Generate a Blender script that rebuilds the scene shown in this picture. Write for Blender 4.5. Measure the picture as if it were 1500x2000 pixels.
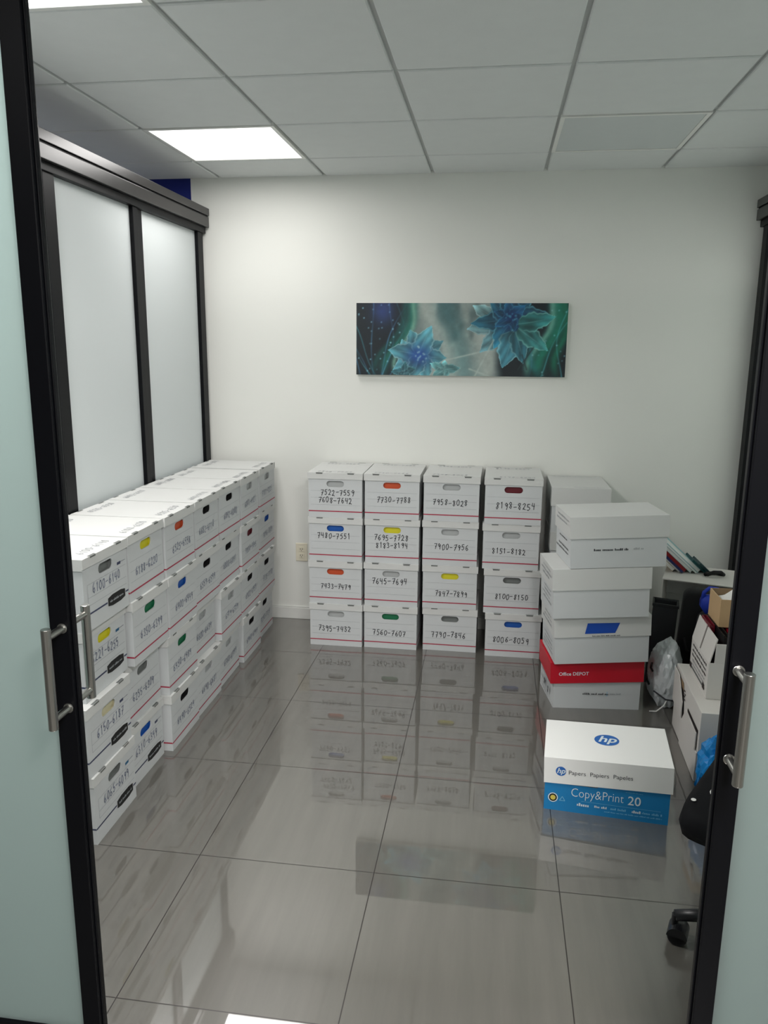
import bpy, bmesh, math, random
import numpy as np
from mathutils import Vector, Matrix

for o in list(bpy.data.objects):
    bpy.data.objects.remove(o, do_unlink=True)
S = bpy.context.scene
COL = S.collection
R = math.radians

# ---------------------------------------------------------------- camera, world, exposure
F_PX, PITCH, YAW, ROLL, CAM_H = 1512.88, 0.2090, -0.1403, 0.0090, 1.6864
fw = Vector((math.sin(YAW) * math.cos(PITCH), math.cos(YAW) * math.cos(PITCH), -math.sin(PITCH)))
rt = Vector((math.cos(YAW), -math.sin(YAW), 0))
up = rt.cross(fw)
r2 = math.cos(ROLL) * rt + math.sin(ROLL) * up
u2 = -math.sin(ROLL) * rt + math.cos(ROLL) * up
cam = bpy.data.cameras.new('camera')
cam.sensor_fit = 'VERTICAL'
cam.sensor_height = 36
cam.lens = F_PX / 2000 * 36
cam.clip_start = 0.02
camo = bpy.data.objects.new('camera', cam)
COL.objects.link(camo)
M = Matrix((r2, u2, -fw)).transposed().to_4x4()
M.translation = Vector((0, 0, CAM_H))
camo.matrix_world = M
S.camera = camo

S.view_settings.view_transform = 'Standard'
S.view_settings.look = 'None'
S.view_settings.gamma = 1
S.view_settings.use_curve_mapping = False
S.view_settings.exposure = 0.06
# watts of the square ceiling panels
LIT = 8.2          # over the back of the file box row
LIT_NEAR = 32.0    # by the doorway
LIT_OUT = 72.0     # open office behind the viewer
LIT_DIM = 2.0
FILL_RIGHT = 68.0   # unseen panels added beyond the right partition as fill
FILL_LEFT = 34.0    # unseen panels added beyond the left partition as fill
SPREAD = 178
wd = bpy.data.worlds.new('world')
S.world = wd
wd.use_nodes = True
wd.node_tree.nodes['Background'].inputs[0].default_value = (0.5, 0.55, 0.6, 1)
wd.node_tree.nodes['Background'].inputs[1].default_value = 0.05

H = 2.6291         # ceiling
BACK = 4.556       # back wall
XL, XR = -1.735, 1.362   # partition faces
DOOR_Y = 1.35
T = 0.61
GX, GY = -1.609, 2.932


# ---------------------------------------------------------------- materials
def srgb(r, g, b):
    f = lambda c: (c / 255 / 12.92) if c / 255 <= 0.04045 else ((c / 255 + 0.055) / 1.055) ** 2.4
    return (f(r), f(g), f(b), 1)


def mat(name, col, rough=0.6, metal=0.0, spec=0.5, noise=0.0, nscale=20.0, bump=0.0, bscale=200.0, nstretch=None):
    m = bpy.data.materials.new(name)
    m.use_nodes = True
    nt = m.node_tree
    b = nt.nodes['Principled BSDF']
    b.inputs['Base Color'].default_value = col
    b.inputs['Roughness'].default_value = rough
    b.inputs['Metallic'].default_value = metal
    b.inputs['Specular IOR Level'].default_value = spec
    if noise or bump:
        tc = nt.nodes.new('ShaderNodeTexCoord')
        vec = tc.outputs['Object']
        if nstretch:
            mp = nt.nodes.new('ShaderNodeMapping')
            mp.inputs['Scale'].default_value = nstretch
            nt.links.new(vec, mp.inputs[0])
            vec = mp.outputs[0]
    if noise:
        n = nt.nodes.new('ShaderNodeTexNoise')
        n.inputs['Scale'].default_value = nscale
        n.inputs['Detail'].default_value = 6
        nt.links.new(vec, n.inputs['Vector'])
        mx = nt.nodes.new('ShaderNodeMix')
        mx.data_type = 'RGBA'
        mx.inputs[6].default_value = tuple(c * (1 - noise) for c in col[:3]) + (1,)
        mx.inputs[7].default_value = tuple(min(1, c * (1 + noise)) for c in col[:3]) + (1,)
        nt.links.new(n.outputs[0], mx.inputs[0])
        nt.links.new(mx.outputs[2], b.inputs['Base Color'])
    if bump:
        n2 = nt.nodes.new('ShaderNodeTexNoise')
        n2.inputs['Scale'].default_value = bscale
        n2.inputs['Detail'].default_value = 4
        nt.links.new(vec, n2.inputs['Vector'])
        bp = nt.nodes.new('ShaderNodeBump')
        bp.inputs['Strength'].default_value = bump
        bp.inputs['Distance'].default_value = 0.002
        nt.links.new(n2.outputs[0], bp.inputs['Height'])
        nt.links.new(bp.outputs[0], b.inputs['Normal'])
    return m


def frosted(name, col, trans=0.45, rough=0.35):
    m = bpy.data.materials.new(name)
    m.use_nodes = True
    nt = m.node_tree
    out = nt.nodes['Material Output']
    b = nt.nodes['Principled BSDF']
    b.inputs['Base Color'].default_value = col
    b.inputs['Roughness'].default_value = rough
    b.inputs['Specular IOR Level'].default_value = 0.4
    t = nt.nodes.new('ShaderNodeBsdfTranslucent')
    t.inputs[0].default_value = col
    ms = nt.nodes.new('ShaderNodeMixShader')
    ms.inputs[0].default_value = trans
    nt.links.new(b.outputs[0], ms.inputs[1])
    nt.links.new(t.outputs[0], ms.inputs[2])
    nt.links.new(ms.outputs[0], out.inputs[0])
    return m


def emit(name, col, k):
    m = bpy.data.materials.new(name)
    m.use_nodes = True
    b = m.node_tree.nodes['Principled BSDF']
    b.inputs['Base Color'].default_value = (0.9, 0.9, 0.9, 1)
    b.inputs['Emission Color'].default_value = col
    b.inputs['Emission Strength'].default_value = k
    return m


WALL = mat('wall_paint', srgb(226, 227, 222), 0.7, spec=0.25, noise=0.012, nscale=3, bump=0.04, bscale=350)
BLUE_WALL = mat('navy_wall_paint', srgb(16, 32, 110), 0.6, spec=0.3, noise=0.03)
OUTER = mat('outer_wall_paint', srgb(150, 152, 150), 0.7, noise=0.02)
TILE = mat('ceiling_tile', srgb(214, 217, 216), 0.85, spec=0.15, noise=0.03, nscale=14, bump=0.12, bscale=260)
TBAR = mat('ceiling_grid_metal', srgb(190, 193, 192), 0.5, spec=0.3, noise=0.02)
TRIM = mat('white_trim_paint', srgb(222, 223, 219), 0.4, noise=0.02)
BLACK = mat('black_anodised_frame', srgb(8, 9, 13), 0.42, spec=0.16, noise=0.06, nscale=6)
BRONZE = mat('dark_bronze_frame', srgb(24, 22, 22), 0.28, spec=0.6, noise=0.08, nscale=4)
STEEL = mat('brushed_steel', srgb(176, 176, 172), 0.3, metal=1.0, noise=0.06, nscale=60, nstretch=(1, 1, 0.05))
GLASS_L = frosted('frosted_partition_glass', srgb(226, 231, 231), 0.35, 0.4)
GLASS_R = frosted('frosted_side_glass', srgb(226, 231, 229), 0.6, 0.4)
GLASS_D = frosted('frosted_door_glass', srgb(196, 209, 207), 0.80, 0.3)
CARD = mat('white_cardboard', srgb(202, 205, 206), 0.62, spec=0.25, noise=0.02, nscale=8, bump=0.05, bscale=120)
CARD2 = mat('white_lid_cardboard', srgb(208, 209, 207), 0.62, spec=0.25, noise=0.02, nscale=9, bump=0.05, bscale=120)
CARTON = mat('white_carton', srgb(214, 211, 206), 0.6, spec=0.25, noise=0.03, nscale=6, bump=0.05, bscale=90)
CARTON_IN = mat('grey_carton_inside', srgb(212, 213, 211), 0.7, noise=0.04, nscale=8)
GLOSSWHITE = mat('bright_white_card', srgb(244, 244, 242), 0.5, spec=0.3, noise=0.01, nscale=8)
KRAFT = mat('brown_cardboard', srgb(190, 160, 122), 0.75, spec=0.2, noise=0.05, nscale=15, bump=0.06, bscale=150)
KRAFT_IN = mat('brown_cardboard_inside', srgb(140, 116, 88), 0.8, noise=0.05, nscale=12)
INK = mat('black_marker_ink', srgb(38, 40, 46), 0.6, noise=0.1)
INK_BLUE = mat('blue_grey_pen_ink', srgb(112, 120, 142), 0.6, noise=0.1)
INK_GREY = mat('faint_grey_ink', srgb(158, 162, 166), 0.6, noise=0.05)
LINE = mat('thin_grey_print', srgb(160, 165, 168), 0.6, noise=0.05)
REDLINE = mat('crimson_print', srgb(168, 46, 72), 0.6, noise=0.05)
NAVYLINE = mat('navy_print', srgb(58, 64, 92), 0.6, noise=0.05)
BLACKPRINT = mat('black_print', srgb(10, 12, 13), 0.55, noise=0.1)
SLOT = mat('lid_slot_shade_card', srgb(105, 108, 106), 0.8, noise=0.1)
BRANDBLUE = mat('teal_blue_print', srgb(30, 92, 130), 0.6, noise=0.05)
RED = mat('red_printed_card', srgb(196, 16, 40), 0.45, noise=0.05, nscale=6)
CYAN = mat('blue_printed_card', srgb(18, 128, 190), 0.45, noise=0.04, nscale=6)
LOGO = mat('logo_blue_print', srgb(40, 104, 184), 0.5, noise=0.03)
WHITEPRINT = mat('white_print', srgb(225, 235, 240), 0.5, noise=0.02)
CYANLIGHT = mat('pale_blue_print', srgb(120, 190, 225), 0.5, noise=0.02)
YELLOWPRINT = mat('yellow_print', srgb(220, 200, 90), 0.5, noise=0.02)
TAPE = mat('blue_masking_tape', srgb(10, 72, 172), 0.5, noise=0.04)
OUTLETM = mat('ivory_plastic', srgb(224, 218, 198), 0.35, noise=0.02)
DARK = mat('dark_slot', srgb(30, 24, 22), 0.6, noise=0.1)
PLASTIC = mat('black_plastic', srgb(20, 21, 24), 0.35, noise=0.06)
FABRIC = mat('black_upholstery', srgb(15, 16, 19), 0.75, spec=0.15, noise=0.12, nscale=60, bump=0.15, bscale=300)
NYLON = mat('black_nylon', srgb(13, 13, 15), 0.8, noise=0.2, nscale=80, bump=0.2, bscale=250)
CHARCOAL = mat('charcoal_plastic', srgb(42, 44, 47), 0.5, noise=0.06)
PAPER = mat('white_paper', srgb(232, 232, 228), 0.7, noise=0.02)
BLUECLOTH = mat('royal_blue_strap', srgb(14, 50, 168), 0.6, noise=0.08, nscale=40)

HOLES = {
    'orange': mat('orange_folder', srgb(196, 80, 42), 0.6, noise=0.04),
    'yellow': mat('yellow_folder', srgb(214, 206, 40), 0.6, noise=0.04),
    'green': mat('green_folder', srgb(22, 110, 72), 0.6, noise=0.04),
    'blue': mat('blue_folder', srgb(18, 84, 168), 0.6, noise=0.04),
    'dark red': mat('dark_red_folder', srgb(96, 12, 28), 0.6, noise=0.04),
    'cream': mat('cream_folder', srgb(206, 200, 168), 0.6, noise=0.04),
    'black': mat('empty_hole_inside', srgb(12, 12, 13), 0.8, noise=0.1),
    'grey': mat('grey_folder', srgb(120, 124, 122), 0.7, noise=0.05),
    'flap': mat('shaded_flap_card', srgb(176, 179, 179), 0.7, noise=0.03),  # white card flap, greyed to paint the shade inside the hole
}


# ---------------------------------------------------------------- mesh helpers
class MB:
    """collects faces for one mesh object"""
    def __init__(s):
        s.v, s.f, s.m, s.mats = [], [], [], []

    def mi(s, m):
        if m not in s.mats:
            s.mats.append(m)
        return s.mats.index(m)

    def face(s, pts, m):
        n = len(s.v)
        s.v += [tuple(p) for p in pts]
        s.f.append(tuple(range(n, n + len(pts))))
        s.m.append(s.mi(m))

    def mesh(s, verts, faces, m):
        n = len(s.v)
        s.v += [tuple(p) for p in verts]
        k = s.mi(m)
        for f in faces:
            s.f.append(tuple(n + i for i in f))
            s.m.append(k)

    def box(s, a, b, m, M=None, skip=''):
        x0, y0, z0 = a
        x1, y1, z1 = b
        vs = [Vector(p) for p in ((x0, y0, z0), (x1, y0, z0), (x1, y1, z0), (x0, y1, z0), (x0, y0, z1), (x1, y0, z1), (x1, y1, z1), (x0, y1, z1))]
        if M is not None:
            vs = [M @ p for p in vs]
        fs = {'b': (0, 3, 2, 1), 't': (4, 5, 6, 7), 'f': (0, 1, 5, 4), 'k': (2, 3, 7, 6), 'l': (0, 4, 7, 3), 'r': (1, 2, 6, 5)}
        s.mesh(vs, [f for k, f in fs.items() if k not in skip], m)

    def cyl(s, p, q, r, m, n=20, r_end=None, caps=True):
        p, q = Vector(p), Vector(q)
        d = (q - p).normalized()
        a = d.orthogonal().normalized()
        b = d.cross(a)
        r_end = r if r_end is None else r_end
        vs = []
        for c, rr in ((p, r), (q, r_end)):
            for i in range(n):
                t = 2 * math.pi * i / n
                vs.append(c + rr * (math.cos(t) * a + math.sin(t) * b))
        fs = [(i, (i + 1) % n, n + (i + 1) % n, n + i) for i in range(n)]
        if caps:
            fs += [tuple(range(n - 1, -1, -1)), tuple(range(n, 2 * n))]
        s.mesh(vs, fs, m)

    def build(s, name, parent=None, bevel=0, smooth=False, segs=2):
        me = bpy.data.meshes.new(name)
        me.from_pydata(s.v, [], s.f)
        for m in s.mats:
            me.materials.append(m)
        me.polygons.foreach_set('material_index', s.m)
        if smooth:
            me.polygons.foreach_set('use_smooth', [True] * len(me.polygons))
        me.update()
        o = bpy.data.objects.new(name, me)
        COL.objects.link(o)
        if parent is not None:
            o.parent = parent
        if bevel:
            bv = o.modifiers.new('bevel', 'BEVEL')
            bv.width = bevel
            bv.segments = segs
            bv.limit_method = 'ANGLE'
            bv.angle_limit = R(40)
        return o


def tube(pts, r, n=10):
    """verts and faces of a round tube along pts (r a number or list)"""
    pts = [Vector(p) for p in pts]
    vs, fs = [], []
    prev = None
    for i, p in enumerate(pts):
        d = (pts[min(i + 1, len(pts) - 1)] - pts[max(i - 1, 0)]).normalized()
        a = d.orthogonal().normalized() if prev is None else (prev - d * prev.dot(d)).normalized()
        prev = a
        b = d.cross(a)
        rr = r[i] if isinstance(r, (list, tuple)) else r
        for k in range(n):
            t = 2 * math.pi * k / n
            vs.append(p + rr * (math.cos(t) * a + math.sin(t) * b))
    for i in range(len(pts) - 1):
        for k in range(n):
            fs.append((i * n + k, i * n + (k + 1) % n, (i + 1) * n + (k + 1) % n, (i + 1) * n + k))
    fs.append(tuple(range(n - 1, -1, -1)))
    fs.append(tuple((len(pts) - 1) * n + k for k in range(n)))
    return vs, fs


def thing(name, label, cat, loc=(0, 0, 0), rot=(0, 0, 0), group=None):
    o = bpy.data.objects.new(name, None)
    o.empty_display_size = 0.1
    COL.objects.link(o)
    o.location = loc
    o.rotation_euler = rot
    tag(o, label, cat, group)
    return o


def tag(o, label, cat, group=None):
    o['label'] = label
    o['category'] = cat
    if group:
        o['group'] = group
    return o


def struct(o):
    o['kind'] = 'structure'
    return o


def structure_root(name, loc=(0, 0, 0)):
    o = bpy.data.objects.new(name, None)
    COL.objects.link(o)
    o.location = loc
    return struct(o)


# ---- lettering: a stroke alphabet for handwriting, outlines of the built-in font for print
STROKES = {
    '0': [[(.5, 1), (.15, .8), (.1, .35), (.4, 0), (.75, .15), (.85, .6), (.7, .95), (.45, 1)]],
    '1': [[(.3, .8), (.5, 1), (.5, 0)]],
    '2': [[(.15, .8), (.4, 1), (.75, .85), (.7, .55), (.15, .05), (.5, .1), (.85, 0)]],
    '3': [[(.15, .9), (.5, 1), (.75, .8), (.4, .55), (.8, .35), (.6, .02), (.15, .1)]],
    '4': [[(.2, 1), (.15, .5), (.8, .5)], [(.7, 1), (.65, 0)]],
    '5': [[(.8, 1), (.25, .95), (.2, .55), (.6, .6), (.8, .3), (.5, 0), (.15, .08)]],
    '6': [[(.7, 1), (.3, .7), (.15, .25), (.45, 0), (.8, .2), (.6, .5), (.2, .35)]],
    '7': [[(.12, .95), (.85, 1), (.4, 0)], [(.3, .5), (.75, .52)]],
    '8': [[(.75, .9), (.4, 1), (.2, .78), (.75, .3), (.5, 0), (.2, .2), (.7, .7), (.75, .9)]],
    '9': [[(.8, .85), (.45, 1), (.2, .75), (.45, .5), (.8, .8), (.75, .4), (.6, 0)]],
    '-': [[(.1, .45), (.85, .5)]],
}
RNG = random.Random(5)


def write_strokes(mb, text, m, frame, h, w, lw, jitter=0.05):
    """handwriting centred on frame(u, v); h letter height, w advance"""
    n = len(text)
    for i, ch in enumerate(text):
        if ch == ' ':
            continue
        dy = RNG.uniform(-.12, .12) * h
        sl = RNG.uniform(-.05, .15)
        for st in STROKES[ch]:
            pts = []
            for (x, y) in st:
                u = (i - n / 2 + .08 + x * .84 + sl * y + RNG.uniform(-jitter, jitter)) * w
                v = (y - .5 + RNG.uniform(-jitter, jitter)) * h + dy
                pts.append(Vector((u, v)))
            for a, b in zip(pts, pts[1:]):
                d = (b - a)
                if d.length < 1e-6:
                    continue
                d.normalize()
                nn = Vector((-d.y, d.x)) * lw / 2
                a2, b2 = a - d * lw * .35, b + d * lw * .35
                mb.face([frame(*(a2 - nn)), frame(*(b2 - nn)), frame(*(b2 + nn)), frame(*(a2 + nn))], m)


def glyph_dashes(mb, m, frame, width, h, rng, gap=0.35):
    """a line of print too small to read: little upright strokes grouped into words"""
    u = -width / 2
    while u < width / 2:
        for k in range(rng.randint(4, 8)):
            if u > width / 2:
                break
            wq = h * rng.uniform(.25, .5)
            hh = h * rng.choice((.62, .66, .95))
            mb.face([frame(u, -h / 2), frame(u + wq, -h / 2), frame(u + wq, -h / 2 + hh), frame(u, -h / 2 + hh)], m)
            u += wq + h * .18
        u += h * .55


def write_print(mb, text, m, frame, size, shear=0.0, squeeze=1.0, align='LEFT', bold=0.0):
    cu = bpy.data.curves.new('lettering', 'FONT')
    cu.body = text
    cu.size = 1.0
    cu.shear = shear
    cu.offset = bold
    cu.align_x = align
    cu.resolution_u = 3
    o = bpy.data.objects.new('lettering', cu)
    COL.objects.link(o)
    bpy.context.view_layer.update()
    dg = bpy.context.evaluated_depsgraph_get()
    me = bpy.data.meshes.new_from_object(o.evaluated_get(dg))
    vs = [frame(v.co.x * size * squeeze, v.co.y * size) for v in me.vertices]
    fs = [tuple(p.vertices) for p in me.polygons]
    if fs:
        mb.mesh(vs, fs, m)
    bpy.data.objects.remove(o, do_unlink=True)
    bpy.data.curves.remove(cu)
    bpy.data.meshes.remove(me)


def disc(mb, m, frame, ru, rv, u0=0, v0=0, n=32, r_in=0.0):
    if r_in:
        for i in range(n):
            a, b = 2 * math.pi * i / n, 2 * math.pi * (i + 1) / n
            mb.face([frame(u0 + ru * r_in * math.cos(a), v0 + rv * r_in * math.sin(a)), frame(u0 + ru * math.cos(a), v0 + rv * math.sin(a)),
                     frame(u0 + ru * math.cos(b), v0 + rv * math.sin(b)), frame(u0 + ru * r_in * math.cos(b), v0 + rv * r_in * math.sin(b))], m)
    else:
        mb.face([frame(u0 + ru * math.cos(2 * math.pi * i / n), v0 + rv * math.sin(2 * math.pi * i / n)) for i in range(n)], m)


def rect(mb, m, frame, u0, v0, u1, v1):
    mb.face([frame(u0, v0), frame(u1, v0), frame(u1, v1), frame(u0, v1)], m)


def front_frame(y, cx=0.0, cz=0.0, eps=0.0007):
    return lambda u, v: (cx + u, y - eps, cz + v)


def left_frame(x, cy, cz, eps=0.0007):      # face looking to -x, text runs from back to front
    return lambda u, v: (x - eps, cy - u, cz + v)


def right_frame(x, cy, cz, eps=0.0007):
    return lambda u, v: (x + eps, cy + u, cz + v)


def top_frame(z, cx, cy, eps=0.0007):
    return lambda u, v: (cx + u, cy + v, z + eps)


# ================================================================= the room
# floor: polished large-format porcelain with fine joints
def floor_material():
    m = bpy.data.materials.new('polished_porcelain')
    m.use_nodes = True
    nt = m.node_tree
    L = nt.links
    b = nt.nodes['Principled BSDF']
    geo = nt.nodes.new('ShaderNodeNewGeometry')
    sep = nt.nodes.new('ShaderNodeSeparateXYZ')
    L.new(geo.outputs['Position'], sep.inputs[0])

    def math_(op, a, bb=None):
        n = nt.nodes.new('ShaderNodeMath')
        n.operation = op
        for i, q in enumerate((a, bb)):
            if q is None:
                continue
            if isinstance(q, (int, float)):
                n.inputs[i].default_value = q
            else:
                L.new(q, n.inputs[i])
        return n.outputs[0]
    FS = 0.5963
    d = []
    for ax, off in (('X', -0.9316), ('Y', 1.6201)):
        t = math_('DIVIDE', math_('SUBTRACT', sep.outputs[ax], off), FS)
        fr = math_('FRACT', math_('ADD', t, 0.5))
        d.append(math_('ABSOLUTE', math_('SUBTRACT', fr, 0.5)))
    near = math_('MINIMUM', d[0], d[1])
    joint = math_('LESS_THAN', near, 0.0016 / FS)
    # veins running along the room
    mp = nt.nodes.new('ShaderNodeMapping')
    mp.inputs['Scale'].default_value = (9, 0.8, 1)
    mp.inputs['Rotation'].default_value = (0, 0, R(4))
    L.new(geo.outputs['Position'], mp.inputs[0])
    n1 = nt.nodes.new('ShaderNodeTexNoise')
    n1.inputs['Scale'].default_value = 2.2
    n1.inputs['Detail'].default_value = 8
    n1.inputs['Roughness'].default_value = 0.6
    L.new(mp.outputs[0], n1.inputs['Vector'])
    rp = nt.nodes.new('ShaderNodeValToRGB')
    rp.color_ramp.elements[0].position = 0.3
    rp.color_ramp.elements[0].color = srgb(90, 88, 82)
    rp.color_ramp.elements[1].position = 0.72
    rp.color_ramp.elements[1].color = srgb(101, 98, 92)
    L.new(n1.outputs[0], rp.inputs[0])
    mx = nt.nodes.new('ShaderNodeMix')
    mx.data_type = 'RGBA'
    L.new(joint, mx.inputs[0])
    L.new(rp.outputs[0], mx.inputs[6])
    mx.inputs[7].default_value = srgb(44, 40, 38)
    L.new(mx.outputs[2], b.inputs['Base Color'])
    b.inputs['IOR'].default_value = 1.6
    b.inputs['Coat IOR'].default_value = 2.0
    b.inputs['Coat Roughness'].default_value = 0.02
    b.inputs['Roughness'].default_value = 0.32
    rr = nt.nodes.new('ShaderNodeMapRange')
    rr.inputs['To Min'].default_value = 1.0
    rr.inputs['To Max'].default_value = 0.0
    L.new(joint, rr.inputs[0])
    L.new(rr.outputs[0], b.inputs['Coat Weight'])
    return m


X0, X1, Y0, Y1 = -4.3, 3.9, -3.6, BACK
mb = MB()
mb.box((X0, Y0, -0.1), (X1, BACK + 0.12, 0), floor_material())
struct(mb.build('floor'))

mb = MB()
mb.box((-1.787, BACK, 0), (X1, BACK + 0.12, H + 0.1), WALL)
struct(mb.build('wall_back'))
mb = MB()
mb.box((X0, BACK, 0), (-1.787, BACK + 0.12, H + 0.1), BLUE_WALL)
struct(mb.build('wall_back_neighbour'))
mb = MB()
mb.box((X0 - 0.12, Y0, 0), (X0, BACK + 0.12, H + 0.1), OUTER)
struct(mb.build('wall_outer_left'))
mb = MB()
mb.box((X1, Y0, 0), (X1 + 0.12, BACK + 0.12, H + 0.1), OUTER)
struct(mb.build('wall_outer_right'))
mb = MB()
mb.box((X0 - 0.12, Y0 - 0.12, 0), (X1 + 0.12, Y0, H + 0.1), OUTER)
struct(mb.build('wall_front'))
mb = MB()
mb.box((XL + 0.03, BACK - 0.014, 0), (XR - 0.02, BACK, 0.074), TRIM)
mb.box((XL + 0.03, BACK - 0.009, 0.074), (XR - 0.02, BACK, 0.084), TRIM)
struct(mb.build('baseboard_back', bevel=0.003))

# suspended ceiling: drop-edge tiles hanging a little below a recessed grid
panels = {}   # (i, j): 'lit' | 'off'
PAN = {(0, 1): LIT, (0, -2): LIT_NEAR, (3, 1): 0, (3, -2): 0,
       (0, -5): LIT_DIM, (3, -5): LIT_OUT, (3, -8): LIT_OUT,
       (6, 1): FILL_RIGHT, (6, -2): FILL_RIGHT, (-4, 1): FILL_LEFT, (-4, -2): FILL_LEFT}
mb = MB()
mb.box((X0 - 0.12, Y0 - 0.12, H + 0.014), (X1 + 0.12, BACK + 0.12, H + 0.1), TBAR)
i0, i1 = math.floor((X0 - GX) / T), math.ceil((X1 - GX) / T)
j0, j1 = math.floor((Y0 - GY) / T), math.ceil((BACK - GY) / T)
G = 0.0085
for i in range(i0, i1):
    for j in range(j0, j1):
        if (i, j) in PAN:
            continue
        xa, xb = max(GX + i * T + G, X0), min(GX + (i + 1) * T - G, X1)
        ya, yb = max(GY + j * T + G, Y0), min(GY + (j + 1) * T - G, BACK)
        if xb - xa < 0.03 or yb - ya < 0.03:
            continue
        e = 0.004
        z0, z1 = H, H + 0.014
        v = [(xa, ya, z1), (xb, ya, z1), (xb, yb, z1), (xa, yb, z1), (xa, ya, z0 + e), (xb, ya, z0 + e), (xb, yb, z0 + e), (xa, yb, z0 + e),
             (xa + e, ya + e, z0), (xb - e, ya + e, z0), (xb - e, yb - e, z0), (xa + e, yb - e, z0)]
        fs = [(8, 11, 10, 9)]
        for k in range(4):
            l = (k + 1) % 4
            fs += [(k, l, 4 + l, 4 + k), (4 + k, 4 + l, 8 + l, 8 + k)]
        mb.mesh(v, fs, TILE)
struct(mb.build('ceiling'))

DIFF = emit('lit_panel_diffuser', (1.0, 0.995, 0.985, 1), 2.2)
DIFF_OUT = emit('office_panel_diffuser', (1.0, 0.99, 0.96, 1), 2.2)
DIFF_OFF = mat('unlit_panel_diffuser', srgb(196, 201, 201), 0.5, noise=0.02)
PLAB = {(0, 1): 'lit square ceiling panel over the back of the file box row, beside the glass partition',
        (0, -2): 'lit square ceiling panel nearest the doorway, above the first file boxes',
        (3, 1): 'unlit square ceiling panel near the back wall, on the dim side of the ceiling',
        (3, -2): 'unlit square ceiling panel near the doorway above the black chair'}
for (i, j), k in PAN.items():
    xa, ya = GX + i * T + 0.004, GY + j * T + 0.004
    w = T - 0.008
    where = 'added as fill light beyond the right partition' if i == 6 else ('added as fill light beyond the left partition' if i == -4 else 'in the open office outside the doorway')
    lab = PLAB.get((i, j), 'lit square ceiling panel %s, %s' % (where, {1: 'near the back wall', -2: 'nearer the front', -5: 'first row', -8: 'second row'}[j]))
    if (i, j) == (0, -5):
        lab = 'dim square ceiling panel in the open office outside the doorway'
    t = thing('ceiling_light', lab, 'ceiling light', (xa + w / 2, ya + w / 2, H - 0.002), group='square ceiling panels')
    mb = MB()
    h, fr = w / 2, 0.018
    for a, b in (((-h, -h, 0), (h, -h + fr, 0.016)), ((-h, h - fr, 0), (h, h, 0.016)), ((-h, -h + fr, 0), (-h + fr, h - fr, 0.016)), ((h - fr, -h + fr, 0), (h, h - fr, 0.016))):
        mb.box(a, b, TRIM)
    mb.build('frame', t)
    mb = MB()
    mb.box((-h + fr, -h + fr, 0.003), (h - fr, h - fr, 0.012), DIFF_OFF if k == 0 else (DIFF if i == 0 else DIFF_OUT))
    mb.build('diffuser', t)
    if k:
        la = bpy.data.lights.new('panel_light', 'AREA')
        la.shape = 'SQUARE'
        la.size = 2 * (h - fr)
        la.energy = k
        la.color = (1.0, 0.965, 0.94)
        la.spread = R(SPREAD)
        lo_ = bpy.data.objects.new('panel_light', la)
        COL.objects.link(lo_)
        lo_.parent = t
        lo_.location = (0, 0, -0.004)


# ---- glazed partitions on both sides: header rail, black posts, frosted panes
def partition(name, x, inward, posts, y_near, y_far, glass):
    root = structure_root(name)
    s = inward
    mb = MB()
    # two-step header with a groove, proud of the posts on the room side
    lo, hi = sorted((x + s * 0.045, x - s * 0.06))
    mb.box((lo, y_near, 2.421), (hi, y_far, 2.462), BRONZE)
    lo, hi = sorted((x + s * 0.036, x - s * 0.055))
    mb.box((lo, y_near, 2.413), (hi, y_far, 2.421), BLACK)
    lo, hi = sorted((x + s * 0.042, x - s * 0.06))
    mb.box((lo, y_near, 2.358), (hi, y_far, 2.413), BRONZE)
    lo, hi = sorted((x + s * 0.02, x - s * 0.05))
    mb.box((lo, y_near, 2.325), (hi, y_far, 2.358), BLACK)
    mb.build('header', root, bevel=0.002)
    mb = MB()
    lo, hi = sorted((x + s * 0.008, x - s * 0.03))
    mb.box((lo, y_near, 0.0), (hi, y_far, 0.07), BLACK)
    mb.build('bottom_rail', root, bevel=0.002)
    mb = MB()
    lo, hi = sorted((x - s * 0.004, x - s * 0.03))
    mb.box((lo, max(p[1] for p in posts), 0.07), (hi, BACK, 2.36), BLACK)  # filler added behind the end post to stop light leaking along the wall
    mb.build('light_gap_filler', root)
    for (ya, yb) in posts:
        mb = MB()
        lo, hi = sorted((x + s * 0.012, x - s * 0.03))
        if yb - ya > 0.1:
            mid = ya + (yb - ya) * 0.42
            mb.box((lo, ya, 0.07), (hi, mid, 2.325), BLACK)
            lo2, hi2 = sorted((x - s * 0.002, x - s * 0.045))
            mb.box((lo2, mid, 0.07), (hi2, yb, 2.325), BLACK)
        else:
            mb.box((lo, ya, 0.07), (hi, yb, 2.325), BLACK)
        mb.build('post', root, bevel=0.002)
    ps = sorted(posts)
    for a, b in zip(ps, ps[1:]):
        mb = MB()
        lo, hi = sorted((x - s * 0.008, x - s * 0.018))
        mb.box((lo, a[1] - 0.004, 0.068), (hi, b[0] + 0.004, 2.327), glass)
        mb.build('pane', root)
    return root


partition('wall_left', XL + 0.012, 1, [(1.42, 1.48), (2.10, 2.22), (2.885, 2.965), (3.628, 3.75), (4.44, 4.51)], 1.39, 4.545, GLASS_L)
partition('wall_right', XR + 0.005, -1, [(1.42, 1.48), (2.35, 2.47), (3.38, 3.50), (4.44, 4.51)], 1.39, 4.545, GLASS_R)


# soffit added above the right partition to block light from the next room
mb = MB()
mb.box((XR + 0.01, 1.39, 2.46), (XR + 0.05, BACK, H + 0.014), WALL)
struct(mb.build('light_block_soffit'))


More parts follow.
